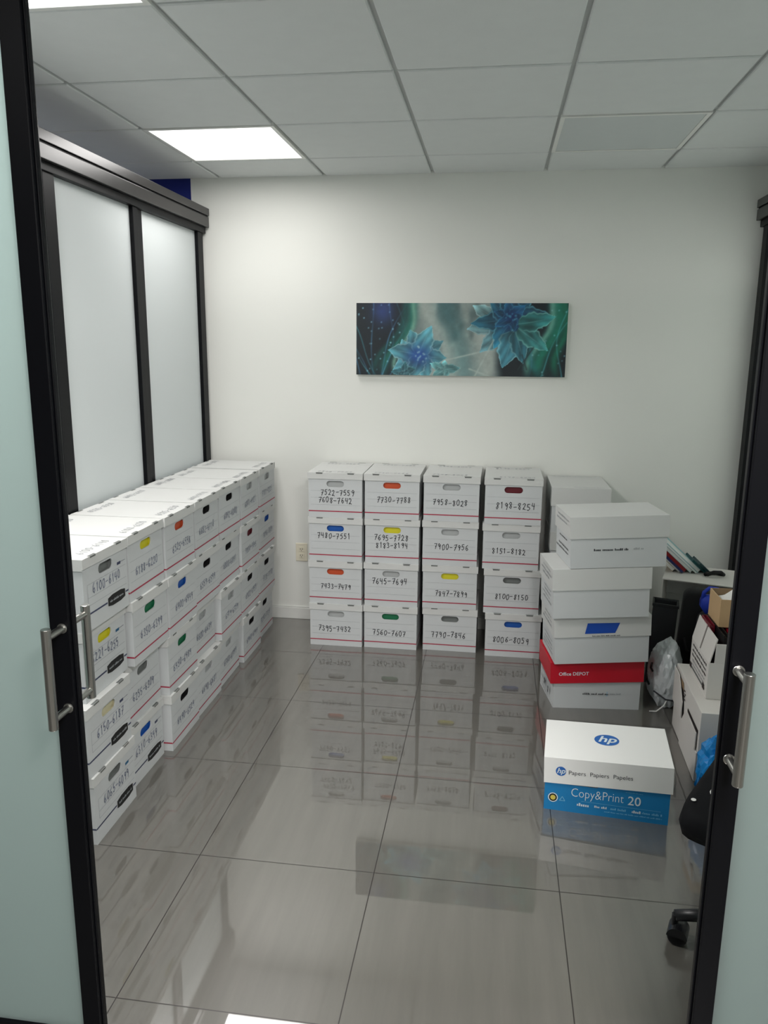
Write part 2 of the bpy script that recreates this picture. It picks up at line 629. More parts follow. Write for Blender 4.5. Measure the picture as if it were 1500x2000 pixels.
# ---- the two sliding door leaves of the front wall
def pull_handle(root, x, yface, out, zc, length=0.208, span=0.170):
    mb = MB()
    yb = yface + out * 0.058
    mb.cyl((x, yb, zc - length / 2), (x, yb, zc + length / 2), 0.0095, STEEL, 24)
    for dz in (span / 2, -span / 2):
        mb.cyl((x, yface, zc + dz), (x, yb, zc + dz), 0.0075, STEEL, 18)
        mb.cyl((x, yface, zc + dz), (x, yface + out * 0.004, zc + dz), 0.0105, STEEL, 18)
    o = mb.build('handle', root, bevel=0.0012)
    return o


def door_leaf(name, xa, xb, stile_inner, side):
    """xa..xb extent; stile_inner = width of the meeting stile on the opening side (side=+1: at xb)"""
    root = structure_root(name)
    y0, y1 = DOOR_Y, DOOR_Y + 0.03
    zt, zb, rail = 2.345, 0.008, 0.168
    ws = stile_inner
    a, b = (xb - ws, xb) if side > 0 else (xa, xa + ws)
    mb = MB()
    mb.box((a, y0, zb), (b, y1, zt), BLACK)
    # small raised bead along the meeting edge
    e = b if side > 0 else a
    lo, hi = sorted((e, e + side * 0.004))
    mb.box((lo, y0 + 0.008, zb), (hi, y1 - 0.008, zt), BLACK)
    mb.build('stile', root, bevel=0.002)
    c, d = (xa, xa + 0.05) if side > 0 else (xb - 0.05, xb)
    mb = MB()
    mb.box((c, y0, zb), (d, y1, zt), BLACK)
    mb.build('stile', root, bevel=0.002)
    gx0, gx1 = (d, a) if side > 0 else (b, c)
    mb = MB()
    mb.box((gx0, y0, zt - 0.06), (gx1, y1, zt), BLACK)
    mb.build('top_rail', root, bevel=0.002)
    mb = MB()
    mb.box((gx0, y0, zb), (gx1, y1, zb + rail), BLACK)
    mb.build('bottom_rail', root, bevel=0.002)
    mb = MB()
    mb.box((gx0 - 0.004, y0 + 0.010, zb + rail - 0.004), (gx1 + 0.004, y0 + 0.020, zt - 0.056), GLASS_D)
    mb.build('pane', root)
    hx = b - 0.014 if side > 0 else a + 0.014
    pull_handle(root, hx, y0, -1, 1.052)
    if side > 0:
        pull_handle(root, hx, y1, 1, 1.052)
    return root


door_leaf('door_1', -1.70, -0.818, 0.042, 1)
door_leaf('door_2', 0.427, 1.335, 0.038, -1)
mb = MB()
mb.box((XL - 0.03, DOOR_Y - 0.04, 2.36), (XR + 0.06, DOOR_Y + 0.075, 2.462), BRONZE)
struct(mb.build('trim_1', bevel=0.003))


# ---- wall art: stretched canvas print of pale teal blooms on dark swirls
def canvas_print():
    W_, H_ = 1.191, 0.404
    t = thing('canvas_picture', 'long canvas print of teal flowers hanging on the white back wall', 'picture', (-0.214, BACK - 0.001, 1.734))
    mb = MB()
    mb.box((-W_ / 2, -0.03, -H_ / 2), (W_ / 2, 0, H_ / 2), TRIM)
    mb.build('stretched_canvas', t, bevel=0.002)
    nx, nz = 361, 123
    u = np.linspace(0, W_ / H_, nx)[None, :].repeat(nz, 0)
    v = np.linspace(0, 1, nz)[:, None].repeat(nx, 1)
    rs = np.random.RandomState(11)

    def noise(x, y, sc, seed):
        r = np.random.RandomState(seed)
        g = r.rand(64, 64)
        x, y = x * sc, y * sc
        xi, yi = np.floor(x).astype(int), np.floor(y).astype(int)
        fx, fy = x - xi, y - yi
        fx, fy = fx * fx * (3 - 2 * fx), fy * fy * (3 - 2 * fy)
        q = lambda a, b: g[b % 64, a % 64]
        return (q(xi, yi) * (1 - fx) + q(xi + 1, yi) * fx) * (1 - fy) + (q(xi, yi + 1) * (1 - fx) + q(xi + 1, yi + 1) * fx) * fy

    def fbm(x, y, sc, seed):
        return .55 * noise(x, y, sc, seed) + .3 * noise(x, y, sc * 2.1, seed + 1) + .15 * noise(x, y, sc * 4.3, seed + 2)

    def mixc(img, c, a):
        a = np.clip(a, 0, 1)[..., None]
        return img * (1 - a) + np.array(c, float) * a

    def ss(a, b, x):
        t_ = np.clip((x - a) / (b - a), 0, 1)
        return t_ * t_ * (3 - 2 * t_)
    img = np.zeros((nz, nx, 3)) + np.array([12, 26, 34.])
    wx = u + .25 * (fbm(u, v, 1.7, 3) - .5)
    # pale grey misty middle
    mid = ss(.55, .95, wx) * (1 - ss(1.95, 2.25, wx - .25 * (v - .5)))
    img = mixc(img, (140, 154, 150), mid * .95)
    sw = .5 + .5 * np.sin(9 * (wx + .55 * v * v) + 5 * fbm(u, v, 1.3, 8))
    img = mixc(img, (192, 200, 192), mid * sw * .65)
    img = mixc(img, (70, 92, 94), mid * ss(.55, .8, fbm(u * 1.3, v * .7, 2.4, 21)) * .8)
    img = mixc(img, (62, 128, 134), mid * ss(.35, .0, abs(wx - 1.38 + .35 * (v - .5))) * .35)
    # green leaf streaks either side
    for c0, sl, wd_, col, k in ((.62, .45, .07, (20, 104, 92), .9), (.70, .30, .035, (120, 172, 152), .8), (.50, .5, .05, (10, 78, 74), .8),
                                (2.72, .28, .11, (22, 128, 104), .9), (2.60, .35, .05, (120, 190, 170), .75), (2.88, .1, .06, (14, 110, 84), .9), (2.45, -.3, .05, (36, 120, 124), .6)):
        img = mixc(img, col, np.exp(-((u - c0 - sl * (v - .5) + .06 * np.sin(7 * v)) / wd_) ** 2) * k * ss(0, .3, v + .1))
    # fibres and sparks in the dark ends
    ends = (1 - ss(.45, .75, u)) + ss(2.35, 2.6, u)
    for k in range(16):
        c0, a1, a2, ph = rs.uniform(-.1, .7), rs.uniform(-.6, .6), rs.uniform(.02, .1), rs.uniform(0, 6)
        if k > 10:
            c0 += 2.35
        dline = abs(u - c0 - a1 * (v - .5) - a2 * np.sin(5 * v + ph))
        img = mixc(img, (84, 140, 178) if k % 3 else (96, 190, 200), np.exp(-(dline / .010) ** 2) * .7 * ends * (.35 + .65 * noise(u, v, 4, 40 + k)))
    for k in range(60):
        cx_, cy_ = (rs.uniform(0, .65) if k < 40 else rs.uniform(2.4, 2.95)), rs.uniform(0, 1)
        img = mixc(img, (150, 205, 220), np.exp(-((u - cx_) ** 2 + (v - cy_) ** 2) / .00012) * rs.uniform(.4, .9))
    img = mixc(img, (60, 84, 170), np.exp(-(((u - .38) / .16) ** 2 + ((v - .9) / .2) ** 2)) * .6)

    def petal(img, cx_, cy_, ang, ln, wd_, base, edge, seed, alpha=.95):
        ca, sa = math.cos(ang), math.sin(ang)
        x, y = u - cx_, v - cy_
        a_ = (x * ca + y * sa) / ln
        b_ = (-x * sa + y * ca)
        b_ = b_ - .10 * ln * a_ * a_ * math.sin(seed)
        sc = np.clip(a_, 0, 1)
        half = wd_ * (np.sin(math.pi * np.clip(sc, 0, 1) ** .62) ** .75) * (1 + .09 * np.sin(17 * a_ + seed) + .05 * np.sin(41 * a_ + 2 * seed))
        half = half * (1 - .35 * ss(.75, 1, sc)) + 1e-5
        q = abs(b_) / half
        ins = ss(1.06, .94, q) * (a_ > 0) * (a_ < 1)
        tex = .72 + .45 * noise(u + seed, v, 7, 90 + int(seed * 7) % 40) + .12 * np.sin(60 * b_ + 8 * a_)
        cc = np.array(base, float)[None, None] * (tex * (.62 + .55 * sc))[..., None]
        img = img * (1 - ins[..., None] * alpha) + cc * (ins * alpha)[..., None]
        rim = np.exp(-((q - .93) / .10) ** 2) * ins * (.35 + .65 * sc)
        img = mixc(img, edge, rim * .8)
        img = mixc(img, edge, np.exp(-(b_ / .006) ** 2) * ins * ss(.95, .3, sc) * .35)
        return img

    def flower(img, cx_, cy_, rad, n, rot, sq, base, edge, core, seed, inner=1.0):
        r_ = np.random.RandomState(seed)
        order = list(range(n))
        r_.shuffle(order)
        for k in order:
            an = rot + 2 * math.pi * k / n + r_.uniform(-.15, .15)
            ln = rad * r_.uniform(.82, 1.12) * (1 - (1 - sq) * abs(math.sin(an)))
            f = r_.uniform(.8, 1.15)
            img = petal(img, cx_, cy_, an, ln, rad * r_.uniform(.24, .34), [c * f for c in base], edge, seed + k * 1.7)
        r = np.hypot(u - cx_, (v - cy_) / sq)
        img = mixc(img, core, np.exp(-(r / (rad * .36)) ** 2) * .8 * inner)
        for k in range(14):
            an, rr = r_.uniform(0, 6.28), rad * r_.uniform(.05, .3)
            img = mixc(img, edge, np.exp(-((u - cx_ - rr * math.cos(an)) ** 2 + (v - cy_ - rr * math.sin(an)) ** 2) / .00016) * .6 * inner)
        return img
    img = petal(img, 2.08, .70, 2.5, .52, .13, (128, 172, 176), (190, 216, 216), 1.1)
    img = petal(img, 2.10, .72, 3.2, .54, .14, (120, 166, 174), (186, 214, 216), 2.2)
    img = petal(img, 2.10, .66, 3.9, .48, .13, (104, 156, 168), (176, 210, 214), 3.0)
    img = flower(img, 2.20, .78, .54, 8, .2, .9, (36, 106, 132), (120, 190, 202), (16, 54, 112), 31)
    img = flower(img, 2.18, .82, .26, 6, .7, .95, (24, 84, 122), (80, 160, 186), (10, 40, 100), 37)
    img = petal(img, 2.22, .62, -1.75, .52, .17, (74, 146, 166), (170, 214, 220), 4.4)
    img = petal(img, 2.24, .62, -1.2, .46, .13, (60, 132, 150), (150, 204, 210), 5.3)
    img = petal(img, 2.28, .66, -.6, .52, .13, (66, 150, 150), (160, 214, 206), 6.1)
    img = petal(img, 2.28, .72, .1, .52, .13, (52, 136, 136), (150, 210, 200), 7.7)
    img = flower(img, .72, .34, .24, 5, .9, .8, (88, 150, 160), (190, 222, 222), (80, 140, 160), 59, .3)
    img = flower(img, .90, .28, .47, 8, .5, .85, (80, 144, 158), (182, 218, 218), (36, 84, 176), 53)
    img = flower(img, 1.26, .08, .26, 5, .1, .55, (100, 164, 168), (176, 214, 210), (120, 176, 176), 61, .3)
    img = flower(img, .70, .04, .20, 5, .4, .9, (58, 118, 130), (150, 196, 202), (40, 90, 110), 67, .4)
    # thin pale stems crossing the lower middle
    for (xa_, ya_, xb_, yb_) in ((1.3, .22, 1.75, .33), (1.7, .0, 1.95, .5), (2.3, .1, 2.5, .4), (1.62, .1, 1.9, .0), (2.35, .3, 2.42, .1)):
        dx, dy = xb_ - xa_, yb_ - ya_
        tt = np.clip(((u - xa_) * dx + (v - ya_) * dy) / (dx * dx + dy * dy), 0, 1)
        dd = np.hypot(u - xa_ - tt * dx, v - ya_ - tt * dy)
        img = mixc(img, (178, 192, 186) if xa_ < 2 else (30, 50, 54), np.exp(-(dd / .012) ** 2) * .7)
    img = np.clip(img * (.92 + .16 * fbm(u, v, 16, 71))[..., None], 0, 255) / 255
    lin = np.where(img <= .04045, img / 12.92, ((img + .055) / 1.055) ** 2.4)
    X = (np.linspace(-W_ / 2, W_ / 2, nx))[None, :].repeat(nz, 0)
    Z = (np.linspace(-H_ / 2, H_ / 2, nz))[:, None].repeat(nx, 1)
    co = np.stack([X, np.full_like(X, -0.0308), Z], -1).reshape(-1, 3)
    idx = np.arange(nx * nz).reshape(nz, nx)
    faces = np.stack([idx[:-1, :-1], idx[:-1, 1:], idx[1:, 1:], idx[1:, :-1]], -1).reshape(-1, 4)
    me = bpy.data.meshes.new('print')
    me.from_pydata(co.tolist(), [], faces.tolist())
    ca = me.color_attributes.new('picture_colour', 'FLOAT_COLOR', 'POINT')
    ca.data.foreach_set('color', np.concatenate([lin.reshape(-1, 3), np.ones((nx * nz, 1))], 1).astype(np.float32).ravel())
    m = bpy.data.materials.new('printed_canvas')
    m.use_nodes = True
    at = m.node_tree.nodes.new('ShaderNodeVertexColor')
    at.layer_name = 'picture_colour'
    bs = m.node_tree.nodes['Principled BSDF']
    m.node_tree.links.new(at.outputs[0], bs.inputs['Base Color'])
    bs.inputs['Roughness'].default_value = 0.5
    me.materials.append(m)
    o = bpy.data.objects.new('print', me)
    COL.objects.link(o)
    o.parent = t


canvas_print()

# ---- wall outlet
t = thing('wall_outlet', 'ivory duplex power outlet low on the back wall between the box stacks', 'outlet', (-1.159, BACK, 0.436))
mb = MB()
mb.box((-0.037, -0.006, -0.058), (0.037, 0, 0.058), OUTLETM)
mb.build('cover_plate', t, bevel=0.003)
for dz in (0.02, -0.02):
    mb = MB()
    mb.box((-0.017, -0.009, dz - 0.0145), (0.017, -0.004, dz + 0.0145), OUTLETM)
    for dx in (-0.0065, 0.0065):
        mb.box((dx - 0.0014, -0.0096, dz - 0.004), (dx + 0.0014, -0.0088, dz + 0.006), DARK)
    mb.cyl((0, -0.0096, dz - 0.009), (0, -0.0088, dz - 0.009), 0.0022, DARK, 10)
    mb.build('socket', t)


# ================================================================= file boxes
BW, BD, BH, LIP = 0.301, 0.395, 0.246, 0.036


def stadium(cx, cz, w, h, n=7):
    r = h / 2
    pts = []
    for k in range(n + 1):
        a = -math.pi / 2 + math.pi * k / n
        pts.append((cx + w / 2 - r + r * math.cos(a), cz + r * math.sin(a)))
    for k in range(n + 1):
        a = math.pi / 2 + math.pi * k / n
        pts.append((cx - w / 2 + r + r * math.cos(a), cz + r * math.sin(a)))
    return pts


def panel_with_hole(mb, m, y, x0, z0, x1, z1, hole):
    """flat panel facing -y with a hole, made of two halves split through the hole's ends"""
    n = len(hole) // 2
    cz = sum(p[1] for p in hole) / len(hole)
    xr = max(p[0] for p in hole)
    xl = min(p[0] for p in hole)
    right, left = hole[:n], hole[n:]
    low = [p for p in right if p[1] <= cz + 1e-9]
    lowl = [p for p in left if p[1] <= cz + 1e-9]
    upr = [p for p in right if p[1] > cz + 1e-9]
    upl = [p for p in left if p[1] > cz + 1e-9]
    # lower half: outer corners then along hole from right to left
    lower = [(x0, z0), (x1, z0), (x1, cz), (xr, cz)] + low[::-1] + lowl[::-1] + [(xl, cz), (x0, cz)]
    upper = [(x0, cz), (xl, cz)] + upl[::-1] + upr[::-1] + [(xr, cz), (x1, cz), (x1, z1), (x0, z1)]
    mb.face([(p[0], y, p[1]) for p in lower], m)
    mb.face([(p[0], y, p[1]) for p in upper], m)


def file_box(label, loc, rot, hole, style, lines, ink, group, lid_text=None, seed=0, squash=1.0):
    rng = random.Random(seed)
    t = thing('file_box', label, 'file box', loc, (0, 0, rot), group)
    w, d = BW / 2, BD / 2
    mb = MB()
    y = -d
    hz, hw, hh = 0.190, 0.098, 0.034
    st = stadium(0, hz, hw, hh)
    panel_with_hole(mb, CARD, y, -w, 0, w, BH, st)
    for a, b in zip(st, st[1:] + st[:1]):
        mb.face([(a[0], y, a[1]), (a[0], y + 0.0045, a[1]), (b[0], y + 0.0045, b[1]), (b[0], y, b[1])], CARD)
    mb.mesh([(-w, -d, 0), (w, -d, 0), (w, d, 0), (-w, d, 0), (-w, -d, BH), (w, -d, BH), (w, d, BH), (-w, d, BH)],
            [(0, 3, 2, 1), (2, 3, 7, 6), (0, 4, 7, 3), (1, 2, 6, 5), (4, 5, 6, 7)], CARD)
    ff = front_frame(y)
    if style == 'red':
        zr = 0.036
        rect(mb, REDLINE, ff, -w, zr - 0.003, w, zr + 0.003)
        for fr in (left_frame(-w, 0, 0), right_frame(w, 0, 0)):
            rect(mb, REDLINE, fr, -d, zr - 0.003, d, zr + 0.003)
        for zl in (0.072, 0.112, 0.150):
            rect(mb, LINE, ff, -w + 0.012, zl - 0.0006, w - 0.012, zl + 0.0006)
    else:
        zr = 0.058
        rect(mb, NAVYLINE, ff, -w, zr - 0.003, 0.0, zr + 0.003)
        rect(mb, NAVYLINE, ff, 0.125, zr - 0.003, w, zr + 0.003)
        for fr in (left_frame(-w, 0, 0), right_frame(w, 0, 0)):
            rect(mb, NAVYLINE, fr, -d, zr - 0.003, d, zr + 0.003)
        # ruled writing panel
        for zl in (0.086, 0.112, 0.158):
            rect(mb, LINE, ff, -0.125, zl - 0.0007, 0.14, zl + 0.0007)
        rect(mb, LINE, ff, -0.126, 0.086, -0.1245, 0.158)
        # black lens-shaped emblem with a pale strip
        pts = [(-.062, -.014), (-.03, -.020), (.03, -.020), (.062, -.014), (.062, .014), (.03, .020), (-.03, .020), (-.062, .014)]
        e2 = front_frame(y, 0.062, 0.058, 0.0010)
        mb.face([e2(p[0] * 1.06, p[1] * 1.12) for p in pts], CARD)
        e2 = front_frame(y, 0.062, 0.058, 0.0013)
        mb.face([e2(*p) for p in pts], BLACKPRINT)
        glyph_dashes(mb, LINE, front_frame(y, 0.062, 0.0575, 0.0016), 0.096, 0.0085, rng)
        rect(mb, NAVYLINE if seed % 2 else BRANDBLUE, ff, 0.078, 0.170, 0.104, 0.180)
        rect(mb, NAVYLINE, ff, 0.104, 0.176, 0.138, 0.1775)
    for (txt, z, sz) in lines:
        write_strokes(mb, txt, ink, front_frame(y, rng.uniform(-.012, .012), z, 0.0018), 0.031 * sz, 0.0215 * sz, 0.0032)
    body = mb.build('body', t)
    # coloured backing standing in for what shows through the hand hole
    mb = MB()
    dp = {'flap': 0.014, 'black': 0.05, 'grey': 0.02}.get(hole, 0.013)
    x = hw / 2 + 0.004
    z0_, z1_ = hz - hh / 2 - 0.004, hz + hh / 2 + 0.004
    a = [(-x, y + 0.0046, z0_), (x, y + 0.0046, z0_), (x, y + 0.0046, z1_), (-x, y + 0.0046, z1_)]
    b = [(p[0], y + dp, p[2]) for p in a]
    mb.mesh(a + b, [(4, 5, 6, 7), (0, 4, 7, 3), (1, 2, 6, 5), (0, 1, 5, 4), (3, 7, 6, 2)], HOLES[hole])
    hb = mb.build('hole_backing', body)
    if hole != 'flap':
        hb['label'] = hole + ' backing in the handle hole'
    # lid
    mb = MB()
    lw, ld = w + 0.0045, d + 0.0055
    th = 0.0035
    zt, zb = BH + 0.006, BH + 0.006 - LIP
    dl = 0.0005
    mb.box((-lw, -ld, zt - th), (lw, ld, zt), CARD2)
    for a, b in (((-lw, -ld, zb + rng.uniform(-.003, .003)), (lw, -ld + th, zt - th)), ((-lw, ld - th, zb), (lw, ld, zt - th)),
                 ((-lw, -ld + th, zb + rng.uniform(-.003, .003)), (-lw + th, ld - th, zt - th)), ((lw - th, -ld + th, zb), (lw, ld - th, zt - th))):
        mb.box(a, b, CARD2)
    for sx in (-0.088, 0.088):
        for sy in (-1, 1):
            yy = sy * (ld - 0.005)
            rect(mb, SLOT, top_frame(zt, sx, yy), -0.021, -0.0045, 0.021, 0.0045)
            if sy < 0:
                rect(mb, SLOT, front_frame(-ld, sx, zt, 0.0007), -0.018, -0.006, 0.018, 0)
    if lid_text:
        write_strokes(mb, lid_text, INK_GREY, top_frame(zt, rng.uniform(-.02, .02), -d + 0.045), 0.030, 0.022, 0.0035)
        write_strokes(mb, lid_text, INK_GREY, top_frame(zt, rng.uniform(-.02, .02), d - 0.05), 0.030, 0.022, 0.0035)
    lid = mb.build('lid', t)
    lid.rotation_euler = (rng.uniform(-.001, .001), rng.uniform(-.001, .001), 0)
    lid.location = (rng.uniform(-.001, .001), rng.uniform(-.001, .001), 0)
    return t


PITCH_Z = 0.2525
# stacks against the back wall: per stack bottom to top (x of front left edge, front y, hole, written lines)
BACKS = [
    [(-1.009, 4.139, 'flap', [('7395-7432', .105, 1)]), (-1.009, 4.140, 'orange', [('7433-7479', .105, .92)]),
     (-1.008, 4.138, 'blue', [('7480-7551', .148, 1)]), (-1.010, 4.136, 'flap', [('7522-7559', .143, 1), ('7608-7642', .100, 1)])],
    [(-0.693, 4.147, 'green', [('7560-7607', .095, 1)]), (-0.692, 4.146, 'flap', [('7645-7694', .150, 1.05)]),
     (-0.692, 4.150, 'yellow', [('7695-7728', .147, 1.02), ('8183-8194', .104, .95)]), (-0.694, 4.144, 'orange', [('7730-7788', .110, 1)])],
    [(-0.357, 4.164, 'grey', [('7790-7846', .097, 1.02)]), (-0.366, 4.158, 'yellow', [('7847-7899', .090, .95)]),
     (-0.370, 4.156, 'flap', [('7900-7956', .107, 1)]), (-0.366, 4.150, 'flap', [('7958-8028', .105, 1)])],
    [(-0.008, 4.132, 'blue', [('8006-8059', .100, 1.05)]), (-0.024, 4.136, 'grey', [('8100-8150', .098, .95)]),
     (-0.036, 4.138, 'flap', [('8151-8182', .102, .95)]), (-0.034, 4.130, 'dark red', [('8198-8254', .103, 1.1)])],
]
HW = {'flap': 'white', 'grey': 'grey'}
for c, st in enumerate(BACKS):
    for r, (x, y, hole, lines) in enumerate(st):
        txt = ' and '.join(l[0] for l in lines)
        lab = 'white file box with %s handle hole, handwritten %s, on back wall' % (HW.get(hole, hole), txt)
        if c == 3 and r == 3:
            pass
        file_box(lab, (x + BW / 2, y + BD / 2, r * PITCH_Z), R((0.3, -0.4, -0.3, 0.5)[(c + r) % 4]), hole, 'red', lines, INK,
                 'file boxes stacked against the back wall', lines[0][0] if r == 3 else None, seed=100 + c * 7 + r)

# stacks along the left partition: per stack from the doorway, bottom to top (near y, face x, hole, style, text, z)
LEFTS = [
    [(2.212, -1.300, 'grey', 'navy', '6065-6099'), (2.206, -1.302, 'cream', 'navy', '6150-6187'), (2.248, -1.322, 'yellow', 'navy', '6221-6255'), (2.247, -1.300, 'grey', 'navy', '6100-6140')],
    [(2.537, -1.332, 'blue', 'navy', '6310-6349'), (2.550, -1.338, 'grey', 'red', '6255-6309'), (2.568, -1.300, 'green', 'red', '6350-6399'), (2.566, -1.304, 'yellow', 'red', '6188-6220')],
    [(2.856, -1.300, 'black', 'red', '6490-6524'), (2.864, -1.302, 'green', 'red', '6450-6489'), (2.880, -1.298, 'blue', 'red', '6400-6449'), (2.884, -1.300, 'orange', 'red', '6525-6558')],
    [(3.166, -1.306, 'flap', 'red', '6640-6681'), (3.178, -1.332, 'flap', 'red', '6600-6639'), (3.196, -1.306, 'black', 'red', '6559-6599'), (3.206, -1.304, 'black', 'red', '6682-6718')],
    [(3.482, -1.318, 'flap', 'red', '6760-6799'), (3.491, -1.300, 'flap', 'red', '6719-6759'), (3.511, -1.312, 'black', 'red', '6800-6841'), (3.524, -1.304, 'black', 'red', '6842-6880')],
    [(3.815, -1.300, 'black', 'red', '6960-6999'), (3.812, -1.302, 'black', 'red', '6922-6959'), (3.827, -1.300, 'dark red', 'red', '7000-7045'), (3.840, -1.302, 'flap', 'red', '6881-6921')],
    [(4.140, -1.322, 'black', 'red', '7090-7134'), (4.138, -1.304, 'black', 'red', '7135-7180'), (4.182, -1.312, 'blue', 'red', '7046-7089'), (4.178, -1.304, 'flap', 'red', '7181-7225')],
]
ORD = ['first', 'second', 'third', 'fourth', 'fifth', 'sixth', 'seventh']
LEVEL = ['bottom', 'third from top', 'second from top', 'top']
for c, st in enumerate(LEFTS):
    for r, (y, x, hole, style, txt) in enumerate(st):
        lab = 'white file box with %s handle hole, %s of %s stack from doorway' % (HW.get(hole, hole), LEVEL[r], ORD[c])
        file_box(lab, (x - BD / 2, y + BW / 2, r * PITCH_Z), R(90 + (0.4, -0.3, 0.2, -0.4)[(c * 3 + r) % 4]), hole, style,
                 [(txt, .135 if style == 'navy' else .105, 1.0)], INK_BLUE, 'file boxes stacked along the glass partition',
                 txt if r == 3 else None, seed=200 + c * 7 + r)


# ================================================================= copier paper boxes
def paper_box(label, fl, rotz, W=0.43, soft=0, D=0.285, Hh=0.235, lip=0.10, tilt=0.0, lid_dz=0.0, lid_rot=0.0, body_m=CARD, lid_m=CARD2,
              decorate=None, group=None, crushed=0.0, lid_grow=0.006, lid_tilt=0.0):
    """fl = front-left-bottom corner in the world"""
    t = thing('paper_box', label, 'paper box', fl, (0, tilt, rotz), group)
    mb, ml = MB(), MB()
    b0 = [(0, 0, 0), (W, 0, 0), (W, D, 0), (0, D, 0)]
    hb = Hh - 0.006
    cl = hb - crushed
    v = b0 + [(0.012 if soft else 0, 0, cl), (W, 0, hb), (W, D, hb), (0, D, cl)]
    if soft:
        # softened near corner
        v[0] = (0.014, 0.006, 0)
    mb.mesh(v, [(0, 3, 2, 1), (0, 1, 5, 4), (2, 3, 7, 6), (0, 4, 7, 3), (1, 2, 6, 5), (4, 5, 6, 7)], body_m)
    g = lid_grow
    zt, zb, th = Hh, Hh - lip, 0.004
    ml.box((-g, -g, zt - th), (W + g, D + g, zt), lid_m)
    for a, b in (((-g, -g, zb), (W + g, -g + th, zt - th)), ((-g, D + g - th, zb), (W + g, D + g, zt - th)),
                 ((-g, -g + th, zb), (-g + th, D + g - th, zt - th)), ((W + g - th, -g + th, zb), (W + g, D + g - th, zt - th))):
        ml.box(a, b, lid_m)
    if decorate:
        decorate(mb, ml, W, D, Hh, lip, g)
    body = mb.build('body', t)
    lid = ml.build('lid', t)
    lid.rotation_euler = (0, lid_tilt, lid_rot)
    lid.location = (-math.sin(lid_tilt) * (Hh - lip / 2), 0, lid_dz)
    return t, body, lid


def side_print(mb, x, D, z0, z1, seed, m=INK_GREY):
    """columns of small print on the end facing -x"""
    rng = random.Random(seed)
    n = int((z1 - z0) / 0.02)
    for k in range(n):
        if rng.random() < .2:
            continue
        z = z1 - 0.012 - k * 0.02
        glyph_dashes(mb, m, left_frame(x, D * .5 + rng.uniform(-.02, .02), z, 0.0012), D * rng.uniform(.45, .8), rng.choice((.008, .010, .012)), rng)


def deco_plain(seed, front=None, left_dark=False):
    def f(mb, ml, W, D, Hh, lip, g):
        rng = random.Random(seed)
        side_print(mb, 0, D, 0.02, Hh - lip - 0.01, seed, BLACKPRINT if left_dark else INK_GREY)
        side_print(ml, -g, D, Hh - lip + 0.01, Hh - 0.01, seed + 1)
        if front == 'line':
            glyph_dashes(mb, INK, front_frame(0, W * .42, 0.085, 0.0012), 0.155, 0.011, rng)
            glyph_dashes(mb, LINE, front_frame(0, W * .70, 0.087, 0.0012), 0.04, 0.010, rng)
    return f


def deco_tape(mb, ml, W, D, Hh, lip, g):
    deco_plain(21)(mb, ml, W, D, Hh, lip, g)
    fr = front_frame(-g, W * .50, Hh - lip * .55, 0.0012)
    ml.face([fr(-.082, -.028), fr(.058, -.027), fr(.080, .022), (fr(-.070, .023))], TAPE)
    glyph_dashes(ml, INK, front_frame(-g, W * .54, Hh - lip + 0.006, 0.0012), 0.13, 0.006, random.Random(4))


def deco_red(mb, ml, W, D, Hh, lip, g):
    rng = random.Random(9)
    write_print(ml, 'Office DEPOT', WHITEPRINT, front_frame(-g, 0.03, Hh - lip * .62, 0.0012), 0.024, bold=0.01)
    glyph_dashes(mb, INK, front_frame(0, W * .50, 0.078, 0.0012), 0.12, 0.010, rng)
    glyph_dashes(mb, LINE, front_frame(0, W * .72, 0.080, 0.0012), 0.05, 0.009, rng)
    fr = front_frame(0, W * .63, 0.078, 0.0012)
    rect(mb, CYANLIGHT, fr, -.0012, -.012, .0012, .012)
    fr = left_frame(0, D * .35, 0.07, 0.0012)
    for (a, b) in ((.02, .03), (-.08, -.065)):
        rect(mb, BLACKPRINT, fr, a, -.02, b + .006, .012)
    side_print(mb, 0, D, 0.01, 0.12, 33)


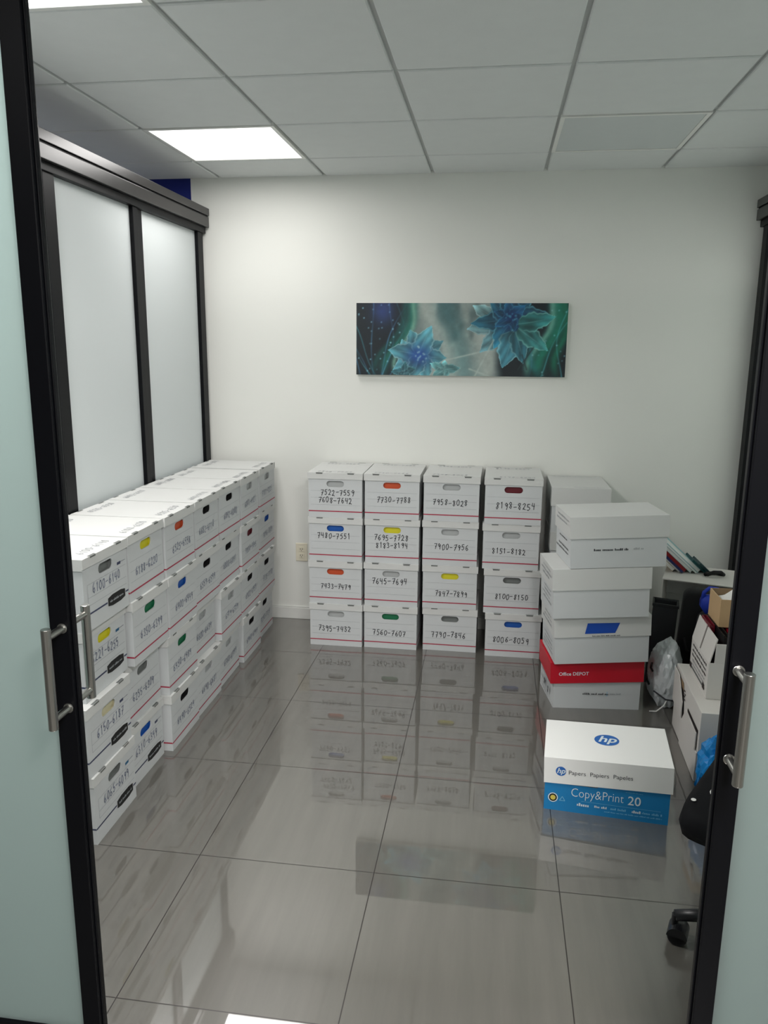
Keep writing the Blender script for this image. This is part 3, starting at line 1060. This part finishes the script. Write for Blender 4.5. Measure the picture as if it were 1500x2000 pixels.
def deco_branded(mb, ml, W, D, Hh, lip, g):
    # emblem on the top and front of the lid: blue oval with slanted lower-case letters
    def emblem(m_, frame_at, ru, rv, eps):
        disc(m_, LOGO, frame_at(eps), ru, rv, n=48)
        fr = frame_at(eps + 0.0006)
        write_print(m_, 'hp', WHITEPRINT, lambda u, v: fr(u, v - rv * .40), rv * 1.55, shear=0.28, squeeze=1.05, align='CENTER', bold=0.02)
    emblem(ml, lambda e: top_frame(Hh, W * .505, D * .56, e), 0.046, 0.042, 0.0008)
    emblem(ml, lambda e: front_frame(-g, W * .125, Hh - lip * .50, e), 0.0185, 0.0185, 0.0010)
    write_print(ml, 'Papers  Papiers  Papeles', INK, front_frame(-g, W * .185, Hh - lip * .60, 0.0012), 0.0235, bold=-0.004)
    # body print
    rng = random.Random(3)
    f0 = lambda x, z, e=0.0012: front_frame(0, x, z, e)
    rect(mb, SLOT, f0(0, 0), 0.0, 0.112, W * .43, 0.124)
    glyph_dashes(mb, WHITEPRINT, f0(W * .22, 0.118, 0.0018), W * .38, 0.005, rng)
    write_print(mb, 'Copy&Print', WHITEPRINT, f0(W * .215, 0.066), 0.050, squeeze=0.79, bold=-0.012)
    write_print(mb, '20', WHITEPRINT, f0(W * .672, 0.062), 0.050, squeeze=0.95, bold=0.006)
    glyph_dashes(mb, CYANLIGHT, f0(W * .72, 0.111), 0.06, 0.003, rng)
    disc(mb, WHITEPRINT, f0(0.032, 0.052, 0.0010), 0.018, 0.019)
    disc(mb, BLACKPRINT, f0(0.032, 0.052, 0.0014), 0.0145, 0.0155)
    disc(mb, YELLOWPRINT, f0(0.032, 0.052, 0.0018), 0.0095, 0.010)
    tri = f0(0.066, 0.050)
    for a, b in (((-.010, -.007), (0, .010)), ((0, .010), (.010, -.007)), ((.010, -.007), (-.010, -.007))):
        p, q = Vector(a), Vector(b)
        d = (q - p).normalized()
        n_ = Vector((-d.y, d.x)) * .0012
        mb.face([tri(*(p - n_)), tri(*(q - n_)), tri(*(q + n_)), tri(*(p + n_))], CYANLIGHT)
    for k, (x, wq, hh) in enumerate(((.145, .05, .013), (.205, .045, .009), (.265, .05, .009), (.33, .03, .011), (.385, .07, .009))):
        glyph_dashes(mb, WHITEPRINT if k in (0, 1, 3) else CYANLIGHT, f0(x, 0.037, 0.0015), wq, hh, rng)
    glyph_dashes(mb, CYANLIGHT, f0(W * .72, 0.022, 0.0015), 0.20, 0.005, rng)
    rect(mb, CYANLIGHT, f0(W * .62, 0.050, 0.0012), -.14, 0, .14, .0012)


GP = 'paper boxes in the tall leaning stack'
paper_box('white copier paper box with red lid, bottom of the tall paper box stack', (0.316, 3.526, 0.0), R(6.5), W=0.422, crushed=0.012, soft=1, lid_m=RED,
          decorate=deco_red, group=GP, lid_dz=0.0, lid_rot=R(0.2), lid_tilt=R(-2.2), lid_grow=0.009, lip=0.105)
paper_box('white paper box with strip of blue tape, just above the red-lidded box', (0.322, 3.485, 0.242), R(8), W=0.437, Hh=0.232, tilt=R(-2.2), decorate=deco_tape, group=GP)
paper_box('plain white paper box between the blue-taped box and the topmost one', (0.300, 3.450, 0.477), R(8), W=0.437, tilt=R(-2.0), decorate=deco_plain(41), group=GP)
paper_box('white paper box with printed line, set askew on top of the tall stack', (0.364, 3.455, 0.717), R(8.5), W=0.432, Hh=0.238, tilt=R(-2.0), decorate=deco_plain(51, 'line', True), group=GP)
paper_box('white and blue copier paper box with oval emblem, alone on the floor', (0.237, 2.675, 0.0), R(-5.2), W=0.442, D=0.292, Hh=0.232, lip=0.102,
          body_m=CYAN, lid_m=GLOSSWHITE, decorate=deco_branded, crushed=0.034, lid_tilt=R(-2.1), lid_dz=-0.018)


def deco_end(seed):
    def f(mb, ml, W, D, Hh, lip, g):
        rng = random.Random(seed)
        glyph_dashes(ml, INK_GREY, top_frame(Hh, W * .65, 0.022, 0.0012), W * .55, 0.010, rng)
        glyph_dashes(ml, INK_GREY, top_frame(Hh, W * .45, D - 0.03, 0.0012), W * .75, 0.010, rng)
    return f


for k in range(4):
    names = ['bottom', 'third from top', 'second from top', 'topmost']
    paper_box('white paper box placed endwise beside the back wall stacks, %s of its stack' % names[k], (0.325 + (0.0, 0.004, 0.002, -0.004)[k], 4.135, k * 0.2425), R((1, -.5, .5, 0)[k]),
              W=0.295, D=0.405, Hh=0.242, lip=0.10, decorate=deco_end(61 + k), group='paper boxes stacked endwise by the back wall')


# ================================================================= the clutter on the right
# large open carton lying on its side
def open_carton():
    t = thing('open_carton', 'large white open carton on its side holding clutter in the back corner', 'carton', (0.905, 4.085, 0), (0, 0, R(-16.5)))
    W_, D_, Hh, th = 0.36, 0.33, 0.512, 0.006
    mb = MB()
    mb.box((0, 0, Hh - th), (W_, D_, Hh), CARTON)
    mb.box((0, 0, 0), (th, D_, Hh - th), CARTON)
    mb.box((W_ - th, 0, 0), (W_, D_, Hh - th), CARTON)
    mb.box((th, 0, 0), (W_ - th, D_, th), CARTON)
    mb.box((th, D_ - th, th), (W_ - th, D_, Hh - th), CARTON_IN)
    # hand slot and scuffs on the side
    fr = left_frame(0, D_ * .62, Hh - 0.14, 0.0010)
    mb.face([fr(p[0], p[1]) for p in [(q[0], q[1]) for q in stadium(0, 0, .075, .026)]], SLOT)
    mb.build('carton_body', t, bevel=0.0015)
    mb = MB()
    Mx = Matrix.Translation((th, D_ * .9, Hh - 0.16)) @ Matrix.Rotation(R(-8), 4, 'X')
    mb.box((0, 0, 0), (W_ - 2 * th, 0.004, 0.15), CARTON_IN, Mx)
    mb.build('inner_flap', t)


open_carton()

# books and folders leaning on top of the carton
BK = [('pale tan folder', srgb(186, 164, 124), .028, .17), ('thin white booklet', srgb(222, 224, 224), .010, .19), ('navy blue book', srgb(36, 48, 104), .016, .20), ('red book', srgb(160, 26, 34), .024, .22),
      ('pale aqua binder', srgb(150, 190, 188), .024, .24), ('white striped booklet', srgb(214, 224, 226), .012, .25), ('light teal binder', srgb(128, 182, 186), .030, .25), ('dark teal folder', srgb(18, 78, 80), .018, .10), ('dark green folder', srgb(22, 66, 70), .016, .08)]
LEAN = R(42)
run = 0.0
for k, (nm, colr, thk, ln) in enumerate(BK):
    thk *= 0.72
    cm = mat('cover_' + nm.replace(' ', '_'), colr, 0.45, noise=0.08, nscale=10)
    px = 0.985 + run
    run += (thk + 0.001) / math.sin(LEAN)
    nm_ = nm.split()[-1]
    o_ = thing(nm_, '%s leaning in the pile on top of the open white carton' % nm, nm_, (px, 4.215 - 0.012 * (k % 3), 0.514), (0, -(R(90) - LEAN), 0), 'books and folders on the carton')
    mb = MB()
    mb.box((0, 0, 0), (0.002, 0.15, ln), cm)
    mb.box((thk - 0.002, 0, 0), (thk, 0.15, ln), cm)
    mb.box((0.002, 0.148, 0), (thk - 0.002, 0.15, ln), cm)
    mb.build('cover', o_)
    mb = MB()
    mb.box((0.002, 0.004, 0.003), (thk - 0.002, 0.148, ln - 0.003), cm if k in (3, 2, 7, 8) else PAPER)
    mb.build('pages', o_)
vs, fs = tube([(0.0, 0, 0.012), (0.03, -.01, 0.03), (0.07, 0, 0.028), (0.09, .02, 0.012), (0.06, .05, 0.010), (0.01, .04, 0.010), (-.005, .01, 0.011)], 0.010, 10)
mb = MB()
mb.mesh(vs, fs, NYLON)
o_ = mb.build('cable_coil', smooth=True)
o_.location = (1.145, 4.15, 0.512)
tag(o_, 'small black cable coil at the end of the leaning book pile', 'cable')


def blob(name, seed, rad, m, amp=0.25, sub=4, sharp=3.0, bottom=None):
    bm = bmesh.new()
    bmesh.ops.create_icosphere(bm, subdivisions=sub, radius=1)
    from mathutils import noise as mn
    for v_ in bm.verts:
        p = v_.co.copy()
        off = Vector((seed * 3.1, seed * 1.7, seed))
        nn = mn.noise(p * 1.3 + off) * .5 + abs(mn.noise(p * sharp + off)) * -.6 + abs(mn.noise(p * sharp * 2.3 + off)) * -.3
        v_.co = p * (1 + amp * nn)
        v_.co = Vector((v_.co.x * rad[0], v_.co.y * rad[1], v_.co.z * rad[2]))
    zmin = min(v_.co.z for v_ in bm.verts)
    for v_ in bm.verts:
        v_.co.z = max(v_.co.z, zmin * .8)
        v_.co.z -= zmin * .8
    me = bpy.data.meshes.new(name)
    bm.to_mesh(me)
    bm.free()
    me.materials.append(m)
    return me


def plastic_bag():
    m = mat('grey_white_plastic_film', srgb(214, 219, 221), 0.3, spec=0.6, noise=0.1, nscale=10)
    m.node_tree.nodes['Principled BSDF'].inputs['Transmission Weight'].default_value = 0.15
    t = thing('plastic_bag', 'stuffed pale grey plastic bag on the floor beside the white cartons', 'bag', (0.868, 3.68, 0))
    o = bpy.data.objects.new('bag_body', blob('bag_body', 4, (0.085, 0.13, 0.185), m, .28))
    COL.objects.link(o)
    o.parent = t
    for p in o.data.polygons:
        p.use_smooth = False
    mb = MB()
    vs, fs = tube([(-.07, -.10, .10), (-.02, -.135, .075), (.03, -.135, .07), (.07, -.09, .08)], .004, 8)
    mb.mesh(vs, fs, INK)
    mb.build('tie_cord', t, smooth=True)
    mb = MB()
    vs, fs = tube([(-.01, -.13, .075), (-.03, -.15, .05), (-.06, -.15, .02), (-.085, -.12, .004)], .003, 8)
    mb.mesh(vs, fs, PAPER)
    mb.build('loose_strap', t, smooth=True)
    for (dy, z, w) in ((-.06, .20, .03), (-.02, .12, .05), (.02, .24, .03)):
        mb = MB()
        vs, fs = tube([(-.085 + abs(dy) * .15, dy + w / 2, z + .02), (-.092 + abs(dy) * .15, dy, z), (-.085 + abs(dy) * .15, dy - w / 2, z - .012)], .005, 8)
        mb.mesh(vs, fs, BLACKPRINT)
        mb.build('printed_mark', t, smooth=True)


plastic_bag()


def crumpled_film():
    m = mat('blue_plastic_film', srgb(24, 128, 196), 0.25, spec=0.6, noise=0.35, nscale=18)
    t = thing('plastic_wrap', 'crumpled blue and clear plastic wrap lying behind the black chair', 'plastic wrap', (0.912, 2.79, 0))
    o = bpy.data.objects.new('blue_film', blob('blue_film', 9, (0.115, 0.085, 0.18), m, .55, sharp=6.0))
    COL.objects.link(o)
    o.parent = t
    m2 = mat('clear_plastic_film', srgb(190, 206, 216), 0.15, spec=0.7, noise=0.1, nscale=18)
    m2.node_tree.nodes['Principled BSDF'].inputs['Transmission Weight'].default_value = 0.6
    o2 = bpy.data.objects.new('clear_film', blob('clear_film', 12, (0.09, 0.07, 0.085), m2, .4, sharp=4.5))
    COL.objects.link(o2)
    o2.parent = t
    o2.location = (0.055, 0.03, 0.19)


crumpled_film()


# black bags in front of the open carton
def document_case():
    t = thing('document_case', 'charcoal open-topped document case beside the tall black bag', 'case', (0.818, 3.91, 0), (0, R(2), R(-12)))
    mb = MB()
    w, d, h, th = 0.12, 0.10, 0.43, 0.006
    mb.box((0, 0, 0), (w, d, th), CHARCOAL)
    mb.box((0, 0, th), (w, th, h), CHARCOAL)
    mb.box((0, d - th, th), (w, d, h), CHARCOAL)
    mb.box((0, th, th), (th, d - th, h), CHARCOAL)
    mb.box((w - th, th, th), (w, d - th, h), CHARCOAL)
    mb.build('case_body', t, bevel=0.003)
    mb = MB()
    for a, b in (((-.004, -.004, h - .012), (w + .004, .004, h + .004)), ((-.004, d - .004, h - .012), (w + .004, d + .004, h + .004)),
                 ((-.004, .004, h - .012), (.004, d - .004, h + .004)), ((w - .004, .004, h - .012), (w + .004, d - .004, h + .004))):
        mb.box(a, b, PLASTIC)
    mb.build('rim', t, bevel=0.002)


document_case()


def rounded_slab(w, d, h, r_top, n=10):
    """upright bag outline in x-z with rounded top corners, depth d, softly pillowed"""
    prof = [(0.02, 0), (w - 0.02, 0), (w, 0.03)]
    for k in range(n + 1):
        a = math.pi / 2 * k / n
        prof.append((w - r_top + r_top * math.cos(a), h - r_top + r_top * math.sin(a)))
    for k in range(n + 1):
        a = math.pi / 2 + math.pi / 2 * k / n
        prof.append((r_top + r_top * math.cos(a), h - r_top + r_top * math.sin(a)))
    prof.append((0, 0.03))
    cx, cz = w / 2, h / 2
    rings = []
    for (s, yy) in ((.80, 0), (.95, .012), (1, .03), (1, d - .03), (.95, d - .012), (.80, d)):
        rings.append([(cx + (x - cx) * (1 - (1 - s) * .35), yy, cz + (z - cz) * (1 - (1 - s) * .2)) for x, z in prof])
    vs, fs = [], []
    n_ = len(prof)
    for rg in rings:
        zmin = min(p[2] for p in rg)
        vs += [(p[0], p[1], max(0, p[2] - zmin)) for p in rg]
    for k in range(len(rings) - 1):
        for i in range(n_):
            fs.append((k * n_ + i, k * n_ + (i + 1) % n_, (k + 1) * n_ + (i + 1) % n_, (k + 1) * n_ + i))
    fs.append(tuple(range(n_ - 1, -1, -1)))
    fs.append(tuple((len(rings) - 1) * n_ + i for i in range(n_)))
    return vs, fs


t = thing('laptop_bag', 'tall black nylon bag standing in front of the open white carton', 'bag', (0.922, 3.80, 0), (0, R(3), R(-12)))
mb = MB()
mb.mesh(*rounded_slab(0.15, 0.10, 0.545, 0.045), NYLON)
mb.build('bag_body', t, smooth=True)
mb = MB()
vs, fs = tube([(0.03, -.004, .30), (0.05, -.006, .24), (0.10, -.006, .22), (0.125, -.004, .28)], .006, 8)
mb.mesh(vs, fs, NYLON)
mb.build('strap', t, smooth=True)
t = thing('duffel_bag', 'short black bag in front of the tall black bag, under a blue strap', 'bag', (0.968, 3.60, 0), (0, R(2), R(-6)))
mb = MB()
mb.mesh(*rounded_slab(0.14, 0.12, 0.485, 0.05), NYLON)
mb.build('bag_body', t, smooth=True)
mb = MB()
mb.mesh(*tube([(0.03, 0.02, 0.44), (0.04, -.012, .40), (0.10, -.012, .40), (0.115, 0.02, 0.44)], .008, 8), NYLON)
mb.build('carry_handle', t, smooth=True)

# royal blue lanyard loop hanging over the black bag
t = thing('strap_bundle', 'royal blue strap bundle lying on top of the black bags', 'strap', (0.992, 3.635, 0.478))
mb = MB()
mb.mesh(*rounded_slab(0.085, 0.05, 0.085, 0.03), BLUECLOTH)
mb.build('folded_strap', t, smooth=True)
mb = MB()
mb.mesh(*tube([(0.008, .02, .07), (0.012, .02, .10), (0.035, .02, .122), (0.07, .02, .118), (0.088, .02, .095), (0.085, .02, .07)], .009, 10), BLUECLOTH)
mb.build('loop', t, smooth=True)


# upright cartons along the right partition
def lower_carton():
    t = thing('flapped_carton', 'white flapped carton on the floor under the printed upright carton', 'carton', (0.846, 2.955, 0), (0, 0, R(-2)))
    W_, D_, Hh = 0.40, 0.50, 0.298
    mb = MB()
    mb.box((0, 0, 0), (W_, D_, Hh), CARTON)
    mb.build('carton_body', t, bevel=0.002)
    # folded end panel and flaps of the side facing the room
    mb = MB()
    mb.box((-.006, 0.0, 0.002), (-.001, D_ * .62, 0.125), CARTON)
    mb.build('end_panel', t, bevel=0.001)
    x = -.010
    for quad in ([(D_ * .98, .128), (D_ * .60, .128), (D_ * .60, .20), (D_ * .80, .285), (D_ * .98, .285)],
                 [(D_ * .56, .128), (D_ * .04, .128), (D_ * .04, .20), (D_ * .44, .205)]):
        mb = MB()
        a = [(x + .004, y, z) for y, z in quad]
        b = [(x, y, z) for y, z in quad]
        n = len(quad)
        mb.mesh(a + b, [tuple(range(n)), tuple(range(2 * n - 1, n - 1, -1))] + [(i, (i + 1) % n, n + (i + 1) % n, n + i) for i in range(n)], CARTON)
        mb.build('flap', t)
    mb = MB()
    fr = left_frame(0, 0, 0, 0.0012)
    mb.face([(-.0012, y, z) for y, z in [(D_ * .78, .275), (D_ * .66, .275), (D_ * .54, .12), (D_ * .60, .12)]], DARK)  # dark gap between the flaps, its shade painted flat on the side
    mb.face([(-.0016, y, z) for y, z in [(D_ * .78, .275), (D_ * .66, .275), (D_ * .63, .245), (D_ * .745, .245)]], KRAFT_IN)
    mb.face([(-.0012, y, z) for y, z in [(D_ * .44, .212), (D_ * .04, .212), (D_ * .04, .196), (D_ * .44, .2)]], DARK)
    rect(mb, DARK, lambda u, v: (-.0016, D_ * .86 - u, .262 + v), -.035, -.012, .035, .012)
    for k in range(4):
        disc(mb, BLACKPRINT, lambda u, v: (-.0016, D_ * (.60 - .02 * (k % 2)) - u, .252 - k * .012 + v), .010, .004)
    mb.build('gap_shade_and_print', t)


lower_carton()


def upper_carton():
    t = thing('printed_carton', 'white carton with raised flaps and black print holding folders and brown box', 'carton', (0.893, 3.085, 0.299), (0, 0, R(-1)))
    W_, D_, Hh, th = 0.40, 0.30, 0.155, 0.005
    mb = MB()
    mb.box((0, 0, 0), (W_, D_, th), CARTON)
    mb.box((0, 0, th), (W_, th, Hh), CARTON)
    mb.box((0, D_ - th, th), (W_, D_, Hh), CARTON)
    mb.box((0, th, th), (th, D_ - th, Hh), CARTON)
    mb.box((W_ - th, th, th), (W_, D_ - th, Hh), CARTON)
    rng = random.Random(8)
    for k in range(3):
        glyph_dashes(mb, BLACKPRINT, left_frame(0, D_ * .5, Hh - 0.022 - k * .022, 0.0010), D_ * .78, 0.011, rng)
    for k in range(2):
        glyph_dashes(mb, INK_GREY, left_frame(0, D_ * .5, Hh - 0.088 - k * .018, 0.0010), D_ * .7, 0.009, rng)
    rect(mb, SLOT, left_frame(0, D_ * .5, 0.03, 0.0010), -.12, -.004, .12, .006)
    rect(mb, DARK, left_frame(0, D_ * .92, 0.034, 0.0014), -.02, -.012, .014, .012)
    rect(mb, DARK, left_frame(0, D_ * .16, 0.034, 0.0014), -.02, -.012, .014, .012)
    mb.build('carton_body', t, bevel=0.001)
    # flaps standing up, leaning a little outwards over the contents
    for (ya, yb) in ((D_ * .56, D_), (0, D_ * .50)):
        mb = MB()
        Mx = Matrix.Translation((0, 0, Hh)) @ Matrix.Rotation(R(12), 4, 'Y')
        mb.box((0, ya, 0), (0.004, yb, 0.105), CARTON, Mx)
        mb.build('flap', t)
    mb = MB()
    Mx = Matrix.Translation((0, 0, Hh)) @ Matrix.Rotation(R(5), 4, 'X')
    mb.box((0.02, 0, 0), (W_, 0.004, 0.085), CARTON, Mx)
    mb.build('flap', t)


upper_carton()

# folders standing in the carton, brown box with white paper
FG = 'folders standing in the upright carton'
for k, (nm, colr, x, y, hgt, d, where) in enumerate((('dark red', srgb(110, 14, 34), .922, 3.225, .262, .13, 'nearest the flaps'), ('black', srgb(16, 16, 18), .946, 3.105, .262, .25, 'second from the flaps'),
                                                     ('bright red', srgb(176, 18, 42), .985, 3.105, .256, .25, 'third from the flaps'), ('dark grey', srgb(50, 50, 54), 1.09, 3.105, .262, .25, 'under the brown box'))):
    cm = mat('folder_cover_' + nm.replace(' ', '_'), colr, 0.45, noise=0.06)
    t = thing('folder', '%s folder standing in the printed white carton, %s' % (nm, where), 'folder', (x, y, 0.305), (0, 0, 0), FG)
    mb = MB()
    mb.box((0, 0, 0), (.003, d, hgt), cm)
    mb.box((.017, 0, 0), (.020, d, hgt), cm)
    mb.box((.003, d - .003, 0), (.017, d, hgt), cm)
    mb.build('cover', t)
    mb = MB()
    mb.box((.004, .004, .002), (.016, d - .004, hgt - .012), cm)
    mb.build('sheets', t)
t = thing('brown_box', 'open brown cardboard box with white paper inside, resting on folders in the printed carton', 'box', (0.950, 3.205, 0.5675))
mb = MB()
w, d, h, th = 0.20, 0.165, 0.118, 0.004
mb.box((0, 0, 0), (w, d, th), KRAFT)
for a, b, skip in (((0, 0, th), (w, th, h), 'k'), ((0, d - th, th), (w, d, h), 'f'), ((0, th, th), (th, d - th, h), 'r'), ((w - th, th, th), (w, d - th, h), 'l')):
    mb.box(a, b, KRAFT, skip=skip)
mb.box((th, th, th), (w - th, d - th, h - .001), KRAFT_IN, skip='tb')
mb.build('box_body', t)
mb = MB()
rng = random.Random(2)
gx_, gy_ = 9, 7
vs = []
for j in range(gy_):
    for i in range(gx_):
        vs.append((.008 + (w - .016) * i / (gx_ - 1), .008 + (d - .016) * j / (gy_ - 1), h - .045 + rng.uniform(-.012, .012) + .065 * math.exp(-((i - 3.5) ** 2 + (j - 3) ** 2) / 6)))
mb.mesh(vs, [(j * gx_ + i, j * gx_ + i + 1, (j + 1) * gx_ + i + 1, (j + 1) * gx_ + i) for j in range(gy_ - 1) for i in range(gx_ - 1)], PAPER)
pp = mb.build('packing_paper')
pp.location = (0.950, 3.205, 0.5675)
tag(pp, 'crumpled white packing paper inside the open brown cardboard box', 'paper')
sol = pp.modifiers.new('thickness', 'SOLIDIFY')
sol.thickness = 0.002


# ================================================================= office chair behind the right door
def office_chair():
    t = thing('office_chair', 'black upholstered swivel chair mostly hidden behind the sliding door edge', 'chair', (0.862, 2.062, 0), (0, 0, R(-30)))
    # base: five arms with casters; one arm points at the visible caster
    mb = MB()
    mb.cyl((0, 0, .085), (0, 0, .15), .038, PLASTIC, 24, .03)
    arms = [R(210 + 72 * k) for k in range(5)]
    for a in arms:
        c, s = math.cos(a), math.sin(a)
        vs, fs = tube([(0.02 * c, 0.02 * s, .115), (.12 * c, .12 * s, .105), (.22 * c, .22 * s, .088), (.288 * c, .288 * s, .080)], [.024, .022, .018, .016], 12)
        mb.mesh(vs, fs, PLASTIC)
    mb.build('star_base', t, bevel=0, smooth=True)
    for a in arms:
        c, s = math.cos(a), math.sin(a)
        mb = MB()
        px, py = .288 * c, .288 * s
        b = a + R(70)
        ax = Vector((math.cos(b), math.sin(b), 0))
        fwd = Vector((-ax.y, ax.x, 0))
        ctr = Vector((px, py, .028)) + fwd * .012
        mb.cyl((px, py, .045), (px, py, .085), .009, PLASTIC, 12)
        mb.cyl(ctr - ax * .026, ctr + ax * .026, .022, PLASTIC, 24)
        # hood
        n = 14
        vs, fs = [], []
        for sgn in (-1, 1):
            for k in range(n + 1):
                g = math.pi * (.02 + .96 * k / n)
                vs.append(ctr + ax * sgn * .029 + fwd * .029 * math.cos(g) + Vector((0, 0, .030 * math.sin(g))))
        for k in range(n):
            fs.append((k, k + 1, n + 2 + k, n + 1 + k))
        fs += [tuple(range(n + 1)), tuple(range(2 * n + 1, n, -1))]
        mb.mesh(vs, fs, PLASTIC)
        cst = mb.build('caster', t)
        for sgn in (-1, 1):
            mw = MB()
            mw.cyl(ctr + ax * sgn * .010, ctr + ax * sgn * .026, .028, PLASTIC, 28)
            mw.build('wheel', cst, bevel=.003)
    mb = MB()
    mb.cyl((0, 0, .14), (0, 0, .28), .026, PLASTIC, 24)
    mb.cyl((0, 0, .28), (0, 0, .40), .015, STEEL, 20)
    mb.build('gas_column', t, smooth=False)
    mb = MB()
    mb.box((-.09, -.10, .385), (.09, .10, .412), PLASTIC)
    mb.build('tilt_mechanism', t, bevel=.006)
    # seat cushion: thick, waterfall front edge
    bm = bmesh.new()
    n = 24
    rings = []
    for (z, g) in ((.405, -.02), (.412, 0), (.44, .006), (.468, 0), (.482, -.022), (.486, -.07)):
        ring = []
        for i in range(n * 4):
            a = 2 * math.pi * i / (n * 4)
            ca, sa = math.cos(a), math.sin(a)
            e = 11.0
            rr = (abs(ca) ** e + abs(sa) ** e) ** (-1 / e)
            x, y = (.245 + g) * rr * ca, (.245 + g) * rr * sa
            dz = -.03 * max(0, (-y - .15) / .1) if y < -.15 else 0
            ring.append(bm.verts.new((x, y, z + dz * .5)))
        rings.append(ring)
    for r_a, r_b in zip(rings, rings[1:]):
        for i in range(len(r_a)):
            j = (i + 1) % len(r_a)
            bm.faces.new((r_a[i], r_a[j], r_b[j], r_b[i]))
    bm.faces.new(rings[-1])
    bm.faces.new(rings[0][::-1])
    me = bpy.data.meshes.new('seat')
    bm.to_mesh(me)
    bm.free()
    me.materials.append(FABRIC)
    me.polygons.foreach_set('use_smooth', [True] * len(me.polygons))
    so = bpy.data.objects.new('seat', me)
    COL.objects.link(so)
    so.parent = t
    mb = MB()
    for (cx_, cy_, ru, rv) in ((-.185, -.11, .013, .024), (-.222, -.18, .007, .008), (-.21, -.14, .004, .005)):
        disc(mb, PAPER, top_frame(.4845 if cx_ > -.2 else .4805, cx_, cy_, .0012), ru, rv, n=9)
    st_ = mb.build('worn_patch', so)
    st_['label'] = 'white worn patches on the seat'
    # back support and backrest
    mb = MB()
    vs, fs = tube([(0, .10, .40), (0, .22, .41), (0, .27, .50), (0, .275, .70)], [.022, .022, .02, .018], 12)
    mb.mesh(vs, fs, PLASTIC)
    mb.build('back_support', t, smooth=True)
    mb = MB()
    Mx = Matrix.Translation((-.21, .22, .58)) @ Matrix.Rotation(R(-6), 4, 'X')
    vs, fs = rounded_slab(.42, .07, .46, .10)
    mb.mesh([Mx @ Vector(p) for p in vs], fs, FABRIC)
    mb.build('backrest', t, smooth=True)


office_chair()
